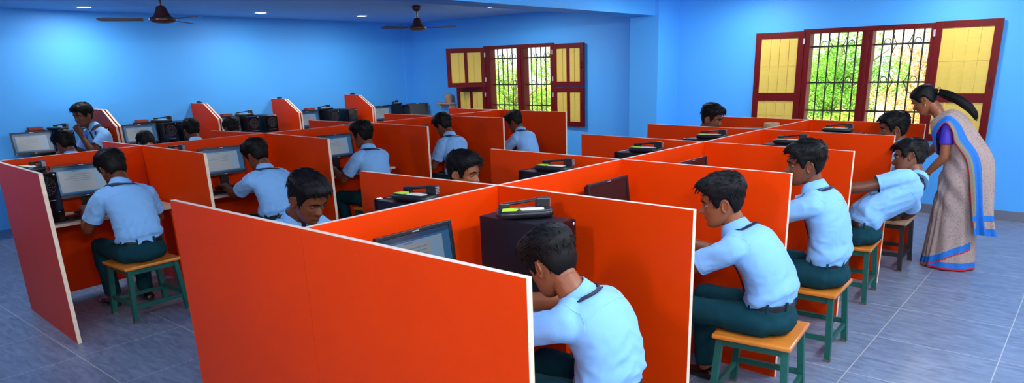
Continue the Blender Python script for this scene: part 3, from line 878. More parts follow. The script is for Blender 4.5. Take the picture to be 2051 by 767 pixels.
# ---- electronics prototypes (front towards +X)
def make_tower():
    t = empty('computer_tower', (0, 0, 0))
    mb = MB(); mb.box((-.40, -.09, .006), (0, .09, .385), 0, .004)
    for s in (-1, 1): mb.box((-.385, s * .09 - .0015, .03), (-.03, s * .09 + .0015, .36), 0, .001)
    for x in (-.35, -.06):
        for y in (-.07, .07): mb.lathe([(.012, 0), (.014, .008)], 10, 0, (x, y, 0))
    mb.build('casing', M['steel'], t)
    mb = MB(); mb.box((0, -.091, .004), (.032, .091, .388), 0, .008); f = mb.build('front_panel', M['gloss'], t)
    g = MB(); c = V((.033, 0, .285))
    for r in (.018, .032, .046, .060, .070):
        ps = [c + V((.0008, r * cos(a) * .98, r * sin(a) * 1.05)) for a in [2 * pi * k / 32 for k in range(33)]]
        g.tube(ps, .0016, 6, 0)
    for k in range(10):
        a = 2 * pi * k / 10; g.tube([c + V((.0008, .012 * cos(a), .012 * sin(a))), c + V((.0008, .04 * cos(a + .4), .04 * sin(a + .4))), c + V((.0008, .068 * cos(a + .5), .071 * sin(a + .5)))], .0013, 6, 0)
    g.build('fan_grille', M['mesh'], f)
    b = MB(); b.lathe([(.0, .034), (.007, .034), (.008, .030)], 16, 0); b.xf(Matrix.Translation((0, .072, .368)) @ Matrix.Rotation(pi / 2, 4, 'Y')); b.build('power_button', M['silver'], f)
    r = MB(); r.box((.0315, -.034, .078), (.0335, -.026, .094)); r.box((.0315, -.024, .078), (.0335, -.004, .082)); r.box((.0315, -.024, .088), (.0335, -.004, .092)); r.box((.0315, -.002, .078), (.0335, .006, .094)); r.build('red_badge', M['redmark'], f)
    s = MB(); s.box((.0315, -.05, .175), (.0335, .05, .178)); s.box((.0315, .05, .085), (.0335, .062, .089)); s.build('trim_line', M['silver'], f)
    return t
def make_case(n=1):
    """moulded black plastic case with a raised carrying bar and a lime label"""
    t = empty('plastic_case', (0, 0, 0))
    mb = MB(); rr = []
    for z, gx, gy in ((0, .120, .055), (.006, .132, .066), (.022, .135, .070), (.034, .128, .064), (.036, .118, .054)):
        rr.append([V((copysign_pow(cos(a), .45) * gx, copysign_pow(sin(a), .55) * gy, z)) for a in [2 * pi * k / 36 for k in range(36)]])
    mb.rings(rr, 0); mb.build('tray', M['black'], t)
    mb = MB(); mb.box((-.115, .028, .03), (-.065, .056, .058), 0, .006); mb.box((.058, .022, .03), (.125, .060, .078), 0, .007)
    mb.tube([(-.10, .042, .050), (-.02, .042, .058), (.08, .042, .070)], [(.014, .008), (.012, .007), (.015, .007)], 10, lat=(0, 1, 0)); mb.build('carrying_bar', M['black'], t)
    mb = MB(); mb.prism([(-.11, -.045), (-.045, -.05), (-.03, -.01), (-.06, .018), (-.10, .01)], 2, .0355, .0375); mb.build('label', M['lime'], t)
    mb = MB(); mb.prism([(-.02, -.048), (.085, -.045), (.09, .0), (.02, .014), (-.025, -.005)], 2, .0355, .0378); mb.build('label_insert', M['cream'], t)
    mb = MB(); mb.prism([(-.02, .012), (.05, .010), (.05, .026), (-.02, .026)], 2, .0355, .038); mb.build('red_insert', M['redmark'], t)
    mb = MB()
    for k in range(5): mb.box((.1235, .028, .036 + k * .008), (.1262, .055, .040 + k * .008))
    mb.build('vent', M['silver'], t)
    return t
def copysign_pow(v, e): return math.copysign(abs(v) ** e, v)
def make_monitor(on=True):
    t = empty('monitor', (0, 0, 0))
    W2, z0, z1 = .215, .13, .395
    mb = MB(); bz = .018
    Rt = Matrix.Translation((0, 0, z0)) @ Matrix.Rotation(radians(-6), 4, 'Y') @ Matrix.Translation((0, 0, -z0))
    mb.box((-.006, -W2, z0), (.014, -W2 + bz, z1), 0, .003); mb.box((-.006, W2 - bz, z0), (.014, W2, z1), 0, .003)
    mb.box((-.006, -W2 + bz, z1 - bz), (.014, W2 - bz, z1), 0, .003); mb.box((-.006, -W2 + bz, z0), (.014, W2 - bz, z0 + .024), 0, .003)
    mb.box((-.03, -W2 + .01, z0 + .012), (-.004, W2 - .01, z1 - .01), 0, .008); mb.box((-.05, -.11, z0 + .05), (-.028, .11, z1 - .07), 0, .01)
    mb.xf(Rt); h = mb.build('housing', M['black'], t)
    s = MB(); y0, y1, a, b = -W2 + bz, W2 - bz, z0 + .024, z1 - bz
    def q(u0, u1, v0, v1, m, d):
        s.add([(.008 + d, lerp(y1, y0, u0), lerp(a, b, v0)), (.008 + d, lerp(y1, y0, u1), lerp(a, b, v0)), (.008 + d, lerp(y1, y0, u1), lerp(a, b, v1)), (.008 + d, lerp(y1, y0, u0), lerp(a, b, v1))], [(3, 2, 1, 0)], m)
    if on:
        q(0, 1, 0, 1, 0, 0); q(0, 1, .9, 1, 1, .0003); q(0, 1, 0, .06, 1, .0003); q(.12, .93, .10, .86, 2, .0006); q(.12, .93, .80, .86, 4, .0009); q(.14, .30, .15, .78, 4, .0009)
        for k in range(4): q(.36, .36 + .1 * (3 + (k * 7) % 3), .70 - k * .07, .715 - k * .07, 3, .0009)
        q(.55, .68, .815, .845, 3, .0012)
    else:
        q(0, 1, 0, 1, 5, 0)
    s.xf(Rt); s.build('screen', [M['scr_sky'], M['scr_dark'], M['scr_page'], M['scr_line'], M['scr_sky2'], M['scr_off']], t, fix=False)
    l = MB(); l.box((.0138, -.018, z1 - .012), (.0146, .018, z1 - .007)); l.box((.0138, -.012, z0 + .009), (.0146, .012, z0 + .014)); l.box((.0138, -W2 + .01, z0 + .008), (.0146, -W2 + .022, z0 + .012)); l.xf(Rt); l.build('badge', M['silver'], h)
    n = MB(); n.box((-.055, -.04, .012), (-.03, .04, .27), 0, .006); n.build('stand_neck', M['black'], t)
    n = MB(); n.lathe([(.09, 0), (.10, .004), (.098, .010), (.05, .016), (0, .018)], 28); n.xf(Matrix.Translation((-.03, 0, 0)) @ Matrix.Scale(1.15, 4, V((0, 1, 0)))); n.build('stand_foot', M['black'], t)
    return t
M['scr_sky2'] = mat('scr_sidebar', (.01, .01, .012), .2, emit=srgb(128, 164, 200), estr=.55, var=.02)
def make_keyboard():
    t = empty('keyboard', (0, 0, 0))
    mb = MB(); mb.box((-.072, -.22, .003), (.072, .22, .018), 0, .005); mb.build('base', M['black'], t)
    k = MB()
    for r in range(6):
        for c in range(19):
            if r == 0 and 5 < c < 12:
                if c == 6: k.box((.048, -.09, .018), (.062, .05, .0235), 0, .0015)
                continue
            x = .055 - r * .022; y = -.204 + c * .0227
            k.box((x - .0085, y - .0092, .018), (x + .0085, y + .0092, .0240))
    k.build('keys', M['gloss'], t); return t
def make_mouse():
    t = empty('computer_mouse', (0, 0, 0))
    mb = MB(); mb.ball((0, 0, .012), (.052, .030, .022), nu=22, nv=12)
    for p in mb.v: p.z = max(p.z, .001)
    mb.build('shell', M['gloss'], t)
    w = MB(); w.lathe([(.007, -.003), (.008, 0), (.007, .003)], 14); w.xf(Matrix.Translation((-.026, 0, .030)) @ Matrix.Rotation(pi / 2, 4, 'X')); w.build('wheel', M['silver'], t)
    return t
def make_stool(m_leg, m_top):
    t = empty('stool', (0, 0, 0)); w, d, h = .20, .21, .43
    mb = MB(); mb.box((-w, -d, h - .024), (w, d, h), 0, .008); mb.build('seat', m_top, t)
    for sx in (-1, 1):
        for sy in (-1, 1):
            a = V((sx * (w - .035), sy * (d - .04), h - .024)); b = V((sx * (w - .012), sy * (d - .012), .012))
            lg = MB(); q = .017
            lg.rings([[c + V((ix * q, iy * q, 0)) for ix, iy in ((-1, -1), (1, -1), (1, 1), (-1, 1))] for c in (a, b)], 0, False); lo = lg.build('leg', m_leg, t)
            ft = MB(); c = V((sx * (w - .0115), sy * (d - .0115), 0)); ft.box((c.x - .018, c.y - .018, 0), (c.x + .018, c.y + .018, .013)); ft.build('foot', M['rust'], lo)
    for s in (-1, 1):
        mb = MB(); mb.box((s * (w - .036) - .009, -d + .055, h - .066), (s * (w - .036) + .009, d - .055, h - .024)); mb.build('apron', m_leg, t)
        mb = MB(); mb.box((-w + .05, s * (d - .041) - .009, h - .066), (w - .05, s * (d - .041) + .009, h - .024)); mb.build('apron', m_leg, t)
        mb = MB(); mb.box((s * (w - .019) - .010, -d + .03, .105), (s * (w - .019) + .010, d - .03, .135)); mb.build('stretcher', m_leg, t)
        mb = MB(); mb.box((-w + .03, s * (d - .019) - .010, .125), (w - .03, s * (d - .019) + .010, .155)); mb.build('stretcher', m_leg, t)
    return t

protos = {'tower': make_tower(), 'case': make_case(), 'on': make_monitor(True), 'off': make_monitor(False), 'kb': make_keyboard(), 'mouse': make_mouse(),
          'stool': make_stool(M['green'], M['stooltop']), 'bstool': make_stool(M['darkwood'], M['woodraw'])}
used = set()
def put(kind, loc, rz, label, cat, group):
    if kind in used: o = clone(protos[kind], loc, rz)
    else:
        o = protos[kind]; o.location = loc; o.rotation_euler = (0, 0, rz); used.add(kind)
    tag(o, label, cat, group); return o

DZ = .735
def bay(D, k, s, nm, screen=None, case=True, tower='far', keyb=True, crot=5):
    """furnish bay k on wing s (+1 right, -1 left)"""
    c0, c1 = D[k][1], D[k + 1][1]; xs = max(c0[0], c1[0]) if s > 0 else min(c0[0], c1[0])
    e0 = D[k][2 if s > 0 else 0]; e1 = D[k + 1][2 if s > 0 else 0]
    y0 = max(c0[1], e0[1] if e0 else c0[1]) + .03; y1 = min(c1[1], e1[1]) - .03
    dep = .60 if tower == 'far' or (nm == 'near') else .52
    xa = xs + s * .02; xb = xs + s * dep
    wing = 'right' if s > 0 else 'left'; where = f'in the {nm} island, {ORD[k]} {wing}-hand bay'
    desk(min(xa, xb), max(xa, xb), y0, y1, DZ, f'pale worktop desk {where}', f'{nm} island desks', s)
    rz = 0 if s > 0 else pi
    ty = (y1 - .18) if tower == 'far' else (y0 + .12)
    tx = xs + s * (.575 if nm == 'near' else .43)
    if tower: put('tower', (tx, ty, DZ), rz, f'black computer tower {where}', 'computer', f'{nm} island computer towers')
    if case:
        put('case', (tx - s * .20, ty + .005, DZ + .389), radians(crot), f'black moulded case lying on the tower {where}', 'case', 'black cases on the computer towers')
    if screen:
        mx, my, a = screen[1:]
        put(screen[0], (mx, my, DZ), rz + radians(a), f'black flat monitor {where}', 'monitor', f'{nm} island monitors')
    if keyb:
        ky = (y0 + y1) / 2 - .02
        put('kb', (xs + s * (dep - .14), ky - .05 if s > 0 else ky, DZ), rz, f'black keyboard on the desk {where}', 'keyboard', f'{nm} island keyboards')
        put('mouse', (xs + s * (dep - .15), ky + s * .25 - (.05 if s > 0 else 0), DZ), rz, f'black mouse beside the keyboard {where}', 'mouse', f'{nm} island mice')
scrA = [('on', -2.22, 1.90, 0), ('off', -2.22, 3.42, 0), ('off', -2.20, 4.48, 0), ('off', -2.18, 5.34, 0), ('off', -2.15, 6.48, 0)]
for k in range(5):
    bay(A, k, 1, 'near', scrA[k], tower='far' if k in (0, 3, 4) else None, case=k in (0, 3, 4), crot=48 if k == 0 else 4)
    bay(A, k, -1, 'near', ('off', A[k][1][0] - .18, (A[k][1][1] + A[k + 1][1][1]) / 2 - .12, 0), case=k < 4)
for k in range(5):
    y0 = B[k][1][1]; xm = max(B[k][1][0], B[k + 1][1][0]) + .16
    bay(B, k, 1, 'far', ('on', xm, [1.98, 3.22, 4.55, 5.72, 6.95][k], [-4, 0, -2, 0, 0][k]), tower='near', case=k < 2)
for k in range(1, 5):
    bay(B, k, -1, 'far', ('off', min(B[k][1][0], B[k + 1][1][0]) - .18, (B[k][1][1] + B[k + 1][1][1]) / 2 - .1, 0), case=(k == 2), keyb=True)

# row of desks along the long wall -----------------------------------
DYS = [3.53, 4.86, 6.15, 7.56]
NM4 = ['left-most', 'second', 'third', 'right-most']
for i, y in enumerate(DYS):
    for j, dy in enumerate((-.021, .021)):
        if i == 1 and j == 1: pass
        mb = MB(); mb.prism([(0, 0), (.75, 0), (.74, 1.19), (.385, 1.395), (0, 1.40)], 1, -T / 2, T / 2, 0, 2)
        o = mb.build('divider_panel', [M['lam'], M['plyw'], M['ply']]); o.location = (XL + .003, y + dy, 0)
        tag(o, f'dark red sloped-corner divider against the blue wall, {("front" if j == 0 else "rear")} board of the {NM4[i]} pair', 'partition', 'sloped dividers on the long wall')
    if i:
        mb = MB(); mb.box((-.05, -.016, 0), (.05, .016, .022), 0, .004); mb.box((-.03, -.012, .02), (.02, .012, .03), 0, .004)
        o = mb.build('clamp', M['black']); o.location = (XL + .2, y, 1.3995); tag(o, f'small black clamp lying on top of the {NM4[i]} sloped wall divider', 'clamp', 'clamps on the sloped dividers')
edges = [2.30] + DYS + [9.05]
DC = .79
BN = ['left of all sloped dividers', 'between first and second sloped dividers', 'between second and third sloped dividers', 'between third and fourth sloped dividers', 'in the far corner']
for k in range(5):
    y0, y1 = edges[k] + (.045 if k else 0), edges[k + 1] - .045
    desk(XL + .01, XL + .66, y0, y1, DC, f'worktop along the long wall {BN[k]}', 'desks along the long wall', 1)
    X0 = XL + .50
    if k == 0: mon, tw = 2.68, [(3.0, 'left'), (3.40, 'right')]
    elif k == 1: mon, tw = 3.92, [(4.26, 'left'), (4.50, 'right')]
    elif k == 2: mon, tw = 5.12, [(5.48, 'left'), (5.78, 'right')]
    elif k == 3: mon, tw = 6.50, [(6.92, 'left'), (7.28, 'right')]
    else: mon, tw = 8.02, [(8.46, 'left')]
    put('on', (XL + .39, mon, DC), radians(-3), f'monitor with a lit screen on the wall desk {BN[k]}', 'monitor', 'monitors along the long wall')
    for y, n in tw:
        put('tower', (X0, y, DC), 0, f'black computer tower, {n} one on the wall desk {BN[k]}', 'computer', 'computer towers along the long wall')
    put('case', (X0 - .2, tw[0][0] - .01, DC + .389), radians(20 + 25 * k), f'dark moulded case on top of the left tower {BN[k]}', 'case', 'black cases on the computer towers')
    if k < 4:
        mb = MB(); mb.box((-.05, -.075, 0), (.05, .075, .035), 0, .003); o = mb.build('card_box', M['redbox']); o.location = (XL + .12, tw[0][0] - .20, DC + .397)
        sb = MB(); sb.box((-.075, -.09, -.397), (.075, .09, 0), 0, .003); s_ = sb.build('power_supply', M['steel']); s_.location = (XL + .12, tw[0][0] - .20, DC + .397)
        tag(s_, f'dark power supply box standing behind the monitor {BN[k]}', 'power supply', 'power supplies behind the wall monitors')
        tag(o, f'red card box on the power supply behind the monitor {BN[k]}', 'box', 'red boxes on the wall desk')
    else:
        put('off', (XL + .42, 8.84, DC), radians(-24), 'black monitor standing at the end of the wall desk in the corner', 'monitor', 'monitors along the long wall')
# bracket shelf beside the first window with a round wooden piece
mb = MB(); mb.box((-9.66, YW - .16, 1.165), (-9.28, YW - .001, 1.195), 0, .004); mb.box((-9.6, YW - .12, 1.10), (-9.57, YW - .001, 1.165)); mb.box((-9.36, YW - .12, 1.10), (-9.33, YW - .001, 1.165))
o = mb.build('wall_shelf', M['woodraw']); tag(o, 'small raw wood bracket shelf on the blue wall left of the far window', 'shelf')
mb = MB(); mb.lathe([(.05, 0), (.06, .01), (.058, .03), (.075, .07), (.078, .10), (.06, .145), (.025, .165), (0, .167)], 28); o = mb.build('wooden_vase', M['woodraw']); o.location = (-9.38, YW - .09, 1.195); tag(o, 'round wooden pot on the bracket shelf by the far window', 'pot')
# tan roll of tape in the near island's rear left bay
mb = MB(); mb.rings([[V((r * cos(a), r * sin(a), z)) for a in [2 * pi * k / 32 for k in range(32)]] for r, z in ((.04, 0), (.075, 0), (.077, .02), (.075, .05), (.04, .05), (.04, 0))], 0, False, False)
o = mb.build('tape_roll', M['tape']); o.location = (-2.62, 7.02, DZ + .39); tag(o, 'tan roll of tape on a tower behind the near island spine, under the window', 'tape')

# stools ---------------------------------------------------------------
def stool(x, y, rz, label, kind='stool'): put(kind, (x, y, 0), radians(rz), label, 'stool', 'wooden stools')
SA = [(-1.42, 2.08), (-1.23, 3.36), (-1.28, 4.31), (-1.39, 5.52)]
stool(*SA[0], 0, 'orange-topped green stool hidden under the nearest student')
stool(*SA[1], 6, 'orange-topped green stool nearest the camera on the right aisle')
stool(*SA[2], 2, 'orange-topped green stool, second along the right aisle')
stool(*SA[3], 4, 'orange-topped green stool under the student who leans sideways')
stool(-1.36, 6.58, 0, 'black-legged stool beside the woman in the saree', 'bstool')
SB = [(-5.65, 2.03), (-5.70, 3.19), (-5.76, 4.45), (-5.90, 5.75), (-5.85, 6.95)]
for i, (x, y) in enumerate(SB): stool(x, y, [2, 0, 3, 0, 0][i], ['orange-topped green stool in the open at the left, in front of the far island', 'green stool under the second student along the far island', 'green stool under the third student along the far island', 'green stool under the fourth student along the far island', 'green stool under the last student along the far island'][i])
SL = [(-3.46, 2.05), (-3.46, 3.20), (-3.22, 6.66)]
for i, (x, y) in enumerate(SL): stool(x, y, 0, ['stool under the student looking down behind the front orange panel', 'stool under the student peering over the second orange panel', 'stool under the student below the second window frame'][i])
SC = [(-8.82, 2.66), (-9.08, 4.16), (-9.06, 4.72), (-9.03, 3.62)]
for i, (x, y) in enumerate(SC): stool(x, y, 0, ['stool at the wall desk, left of the first sloped divider', 'stool at the wall desk, just left of the second sloped divider', 'stool at the wall desk, just right of the second sloped divider', 'stool at the wall desk between the first and second sloped dividers'][i])

# ------------------------------------------------------------------ outside
mb = MB(); mb.box((-40, YW + .3, -.5), (30, 60, -.35)); o = mb.build('ground', M['ground']); o['kind'] = 'structure'
def tree(name, x, y, r, h, n, mats, label, seed, trunk=True, cat='tree', ls=.05):
    rr_ = random.Random(seed); t = empty(name, (x, y, -.35)); tag(t, label, cat, 'plants outside the windows')
    tb = MB(); tb.tube([(0, 0, 0), (.03, .02, h * .35), (-.02, 0, h * .7), (.04, .03, h * .95)], [.06, .05, .04, .02], 10)
    for k in range(7):
        a = rr_.uniform(0, 6.28); z0 = h * rr_.uniform(.2, .7); L = r * rr_.uniform(.5, .8)
        tb.tube([(0, 0, z0), (cos(a) * L * .5, sin(a) * L * .5, z0 + .3 * L), (cos(a) * L, sin(a) * L, z0 + .7 * L)], [.025, .018, .008], 7)
    tb.build('trunk', M['bark'], t)
    b = MB(); blobs = [(V((rr_.gauss(0, .45) * r, rr_.gauss(0, .45) * r, h * rr_.uniform(.18, .95))), r * rr_.uniform(.28, .5)) for _ in range(26)]
    for _ in range(n):
        c, br = rr_.choice(blobs); d = V((rr_.gauss(0, 1), rr_.gauss(0, 1), rr_.gauss(0, 1))).normalized()
        p = c + d * br * rr_.uniform(.6, 1.05)
        if p.z < .05: p.z = .05 + rr_.random() * .2
        ax = V((rr_.gauss(0, 1), rr_.gauss(0, 1), rr_.gauss(0, .6) - .3)).normalized(); w = ax.orthogonal().normalized(); w = (w * cos(rr_.random() * 6) + ax.cross(w) * sin(rr_.random() * 6)).normalized()
        L = ls * rr_.uniform(.7, 1.5); nn_ = ax.cross(w)
        m = 0 if rr_.random() < .68 else 1
        b.add([p, p + ax * L * .5 + w * L * .22 + nn_ * L * .05, p + ax * L, p + ax * L * .5 - w * L * .22 + nn_ * L * .05], [(0, 1, 2, 3)], m)
    b.build('foliage', mats, t, fix=False)
g, yv, rd = M['leaf'], M['leafy'], M['leafr']
tree('leafy_bush', -3.75, 13.0, .98, 2.5, 22000, [g, g], 'tall green bush filling the left half of the nearer window', 11, ls=.046)
tree('flowering_bush', -2.75, 15.2, .95, 2.7, 13000, [rd, yv], 'orange-blossomed bush in the right half of the nearer window', 12, ls=.042)
tree('low_shrub', -3.05, 11.2, .62, 1.25, 6000, [yv, g], 'low yellow-green shrub along the bottom of the nearer window', 13, cat='shrub')
tree('leafy_bush', -11.35, 13.2, .95, 2.3, 20000, [g, yv], 'green bush in the left half of the farther window', 14, ls=.046)
tree('leafy_bush', -11.5, 15.7, 1.15, 2.75, 20000, [yv, g], 'yellow-green bush in the right half of the farther window', 15, ls=.046)
tree('flowering_bush', -.6, 16.2, 1.0, 2.4, 7000, [rd, g], 'reddish flowering bush behind the woman in the nearer window', 16)
tree('leafy_bush', -5.3, 17.2, 1.1, 2.3, 9000, [g, yv], 'distant green bush behind the others in the nearer window', 17)
# ------------------------------------------------------------------ the students
W = 'w'
person('boy in pale blue shirt nearest the camera, back turned, bent over his keyboard', (-1.42, 2.08), 180, (W, -1.52, 2.08, .90), (W, -1.70, 2.06, 1.035), 176, 28, hback=.085,
       hip=(W, -1.36, 2.08, .525), seed=3, skin='skin2', text=True, hands=((W, -1.93, 1.90, .805), (W, -1.92, 2.13, .805)), elbow=(-.3, 1, -.3), hair_n=620)
person('boy in profile on the front orange-topped stool of the right aisle', (-1.23, 3.36), 180, (W, -1.41, 3.36, .99), (W, -1.515, 3.33, 1.085), 207, 10,
       hip=(W, -1.20, 3.36, .525), seed=5, skin='skin2', hands=((W, -1.82, 3.20, .808), (W, -1.82, 3.50, .808)), hair_n=620, vol=1.08)
person('upright boy in profile on the second stool of the right aisle', (-1.28, 4.31), 180, (W, -1.345, 4.31, 1.03), (W, -1.415, 4.29, 1.17), 208, 4,
       hip=(W, -1.20, 4.31, .525), seed=8, hands=((W, -1.80, 4.14, .808), (W, -1.80, 4.46, .808)), vol=.95)
person('boy twisting far sideways off his stool in front of the woman', (-1.39, 5.52), 180, (W, -1.08, 5.73, .945), (W, -1.10, 5.83, 1.045), 192, 4, head_roll=22, hback=0,
       hip=(W, -1.30, 5.50, .525), seed=11, sh_roll=36, hands=((W, -1.66, 5.32, .80), (W, -1.16, 6.26, .50)), poses=('type', 'rest'), elbow=(-.5, .5, -.4), lean_c1=(-.02, -.02, .14))
person('boy sitting between the leaning student and the woman, looking at his screen', (-1.28, 6.58), 180, (W, -1.36, 6.58, 1.06), (W, -1.43, 6.58, 1.19), 200, 6,
       hip=(W, -1.30, 6.55, .525), seed=14, hands=((W, -1.78, 6.44, .808), (W, -1.78, 6.72, .808)))
person('boy at the left with his back to the camera, black belt showing', (-5.65, 2.03), 180, (W, -5.79, 2.02, 1.045), (W, -5.93, 2.03, 1.115), 188, 26, hback=.06,
       hip=(W, -5.62, 2.03, .525), seed=17, hands=((W, -6.04, 1.84, .808), (W, -6.04, 2.22, .808)), elbow=(-.45, .5, -1))
person('second boy along the far island, bent forward, hand on keyboard', (-5.70, 3.19), 180, (W, -5.75, 3.19, 1.035), (W, -5.88, 3.19, 1.09), 192, 22, hback=.06,
       hip=(W, -5.60, 3.19, .525), seed=20, hands=((W, -6.15, 3.03, .808), (W, -6.15, 3.34, .808)), vol=1.05)
person('third boy along the far island, upright with raised head before his monitor', (-5.76, 4.45), 180, (W, -5.92, 4.45, 1.03), (W, -6.01, 4.45, 1.15), 197, 8, hback=.06,
       hip=(W, -5.80, 4.45, .525), seed=23, hands=((W, -6.22, 4.24, .808), (W, -6.22, 4.62, .808)))
person('fourth boy along the far island, head bowed to his desk', (-5.90, 5.75), 180, (W, -6.04, 5.75, 1.06), (W, -6.16, 5.76, 1.135), 188, 24,
       hip=(W, -5.92, 5.75, .525), seed=26, hands=((W, -6.24, 5.58, .808), (W, -6.24, 5.90, .808)))
person('farthest boy along the far island, sitting below the far window', (-5.85, 6.95), 180, (W, -5.94, 6.95, 1.01), (W, -6.07, 6.96, 1.09), 196, 24,
       hip=(W, -5.80, 6.95, .525), seed=29, hands=((W, -6.28, 6.80, .808), (W, -6.28, 7.10, .808)))
person('boy looking down behind the front orange panel, face and collar showing', (-3.46, 2.05), 0, (W, -3.36, 2.05, .995), (W, -3.25, 2.06, 1.13), 8, 26,
       hip=(W, -3.50, 2.05, .525), seed=32, skin='skin', hands=((W, -2.99, 2.20, .808), (W, -2.99, 1.90, .808)), tie=True, hair_n=620, vol=1.05)
person('boy peering over the second orange panel, only eyes and hair showing', (-3.46, 3.20), 0, (W, -3.33, 3.20, 1.0), (W, -3.24, 3.21, 1.12), 12, 6, hback=0,
       hip=(W, -3.46, 3.20, .525), seed=35, skin='skin2', hands=((W, -2.98, 3.35, .808), (W, -2.98, 3.05, .808)))
person('boy whose head shows above the orange panel left of the nearer window', (-3.22, 6.66), 0, (W, -3.16, 6.65, 1.09), (W, -3.07, 6.66, 1.23), 2, 14,
       hip=(W, -3.24, 6.65, .525), seed=38, hands=((W, -2.92, 6.80, .808), (W, -2.92, 6.50, .808)))
person('boy perched at the far left wall with a fist against his chin', (-9.60, 3.16), -78, (W, -9.60, 3.16, 1.19), (W, -9.63, 3.09, 1.355), -70, 8,
       hip=(W, -9.60, 3.22, .70), seat=0, seed=41, feet=((.07, .11, .085), (.02, -.11, .085)), hands=((.150, .050, 1.14), (.24, -.15, .95)), poses=('fist', 'rest'), elbow=(.3, .55, -1), tie=True,
       hand_rot=(((.25, -.25, .95), (.9, .35, .2)), None))
person('boy seen from behind at the far left, low in front of the thoughtful one', (-8.82, 2.66), 180, (W, -8.84, 2.66, .965), (W, -8.93, 2.65, 1.10), 196, 18,
       hip=(W, -8.80, 2.66, .525), seed=44, feet=((.36, .11, .085), (.32, -.11, .085)), hands=((.28, .12, .62), (.28, -.12, .62)))
person('boy seen from behind at the wall desk beside the second sloped divider', (-9.08, 4.16), 180, (W, -9.12, 4.17, .965), (W, -9.21, 4.18, 1.105), 182, 16,
       hip=(W, -9.08, 4.16, .525), seed=47, hands=((.52, .13, .84), (.52, -.13, .84)))
person('boy hunched very low in front of the second wall monitor', (-9.03, 3.62), 180, (W, -9.16, 3.62, .90), (W, -9.28, 3.64, .985), 176, 45,
       hip=(W, -9.02, 3.62, .525), seed=50, hands=((.50, .13, .84), (.50, -.13, .84)))
person('boy half hidden before the towers right of the second sloped divider', (-9.06, 4.72), 180, (W, -9.10, 4.72, .965), (W, -9.20, 4.72, 1.085), 176, 22,
       hip=(W, -9.06, 4.72, .525), seed=53, hands=((.52, .13, .84), (.52, -.13, .84)))

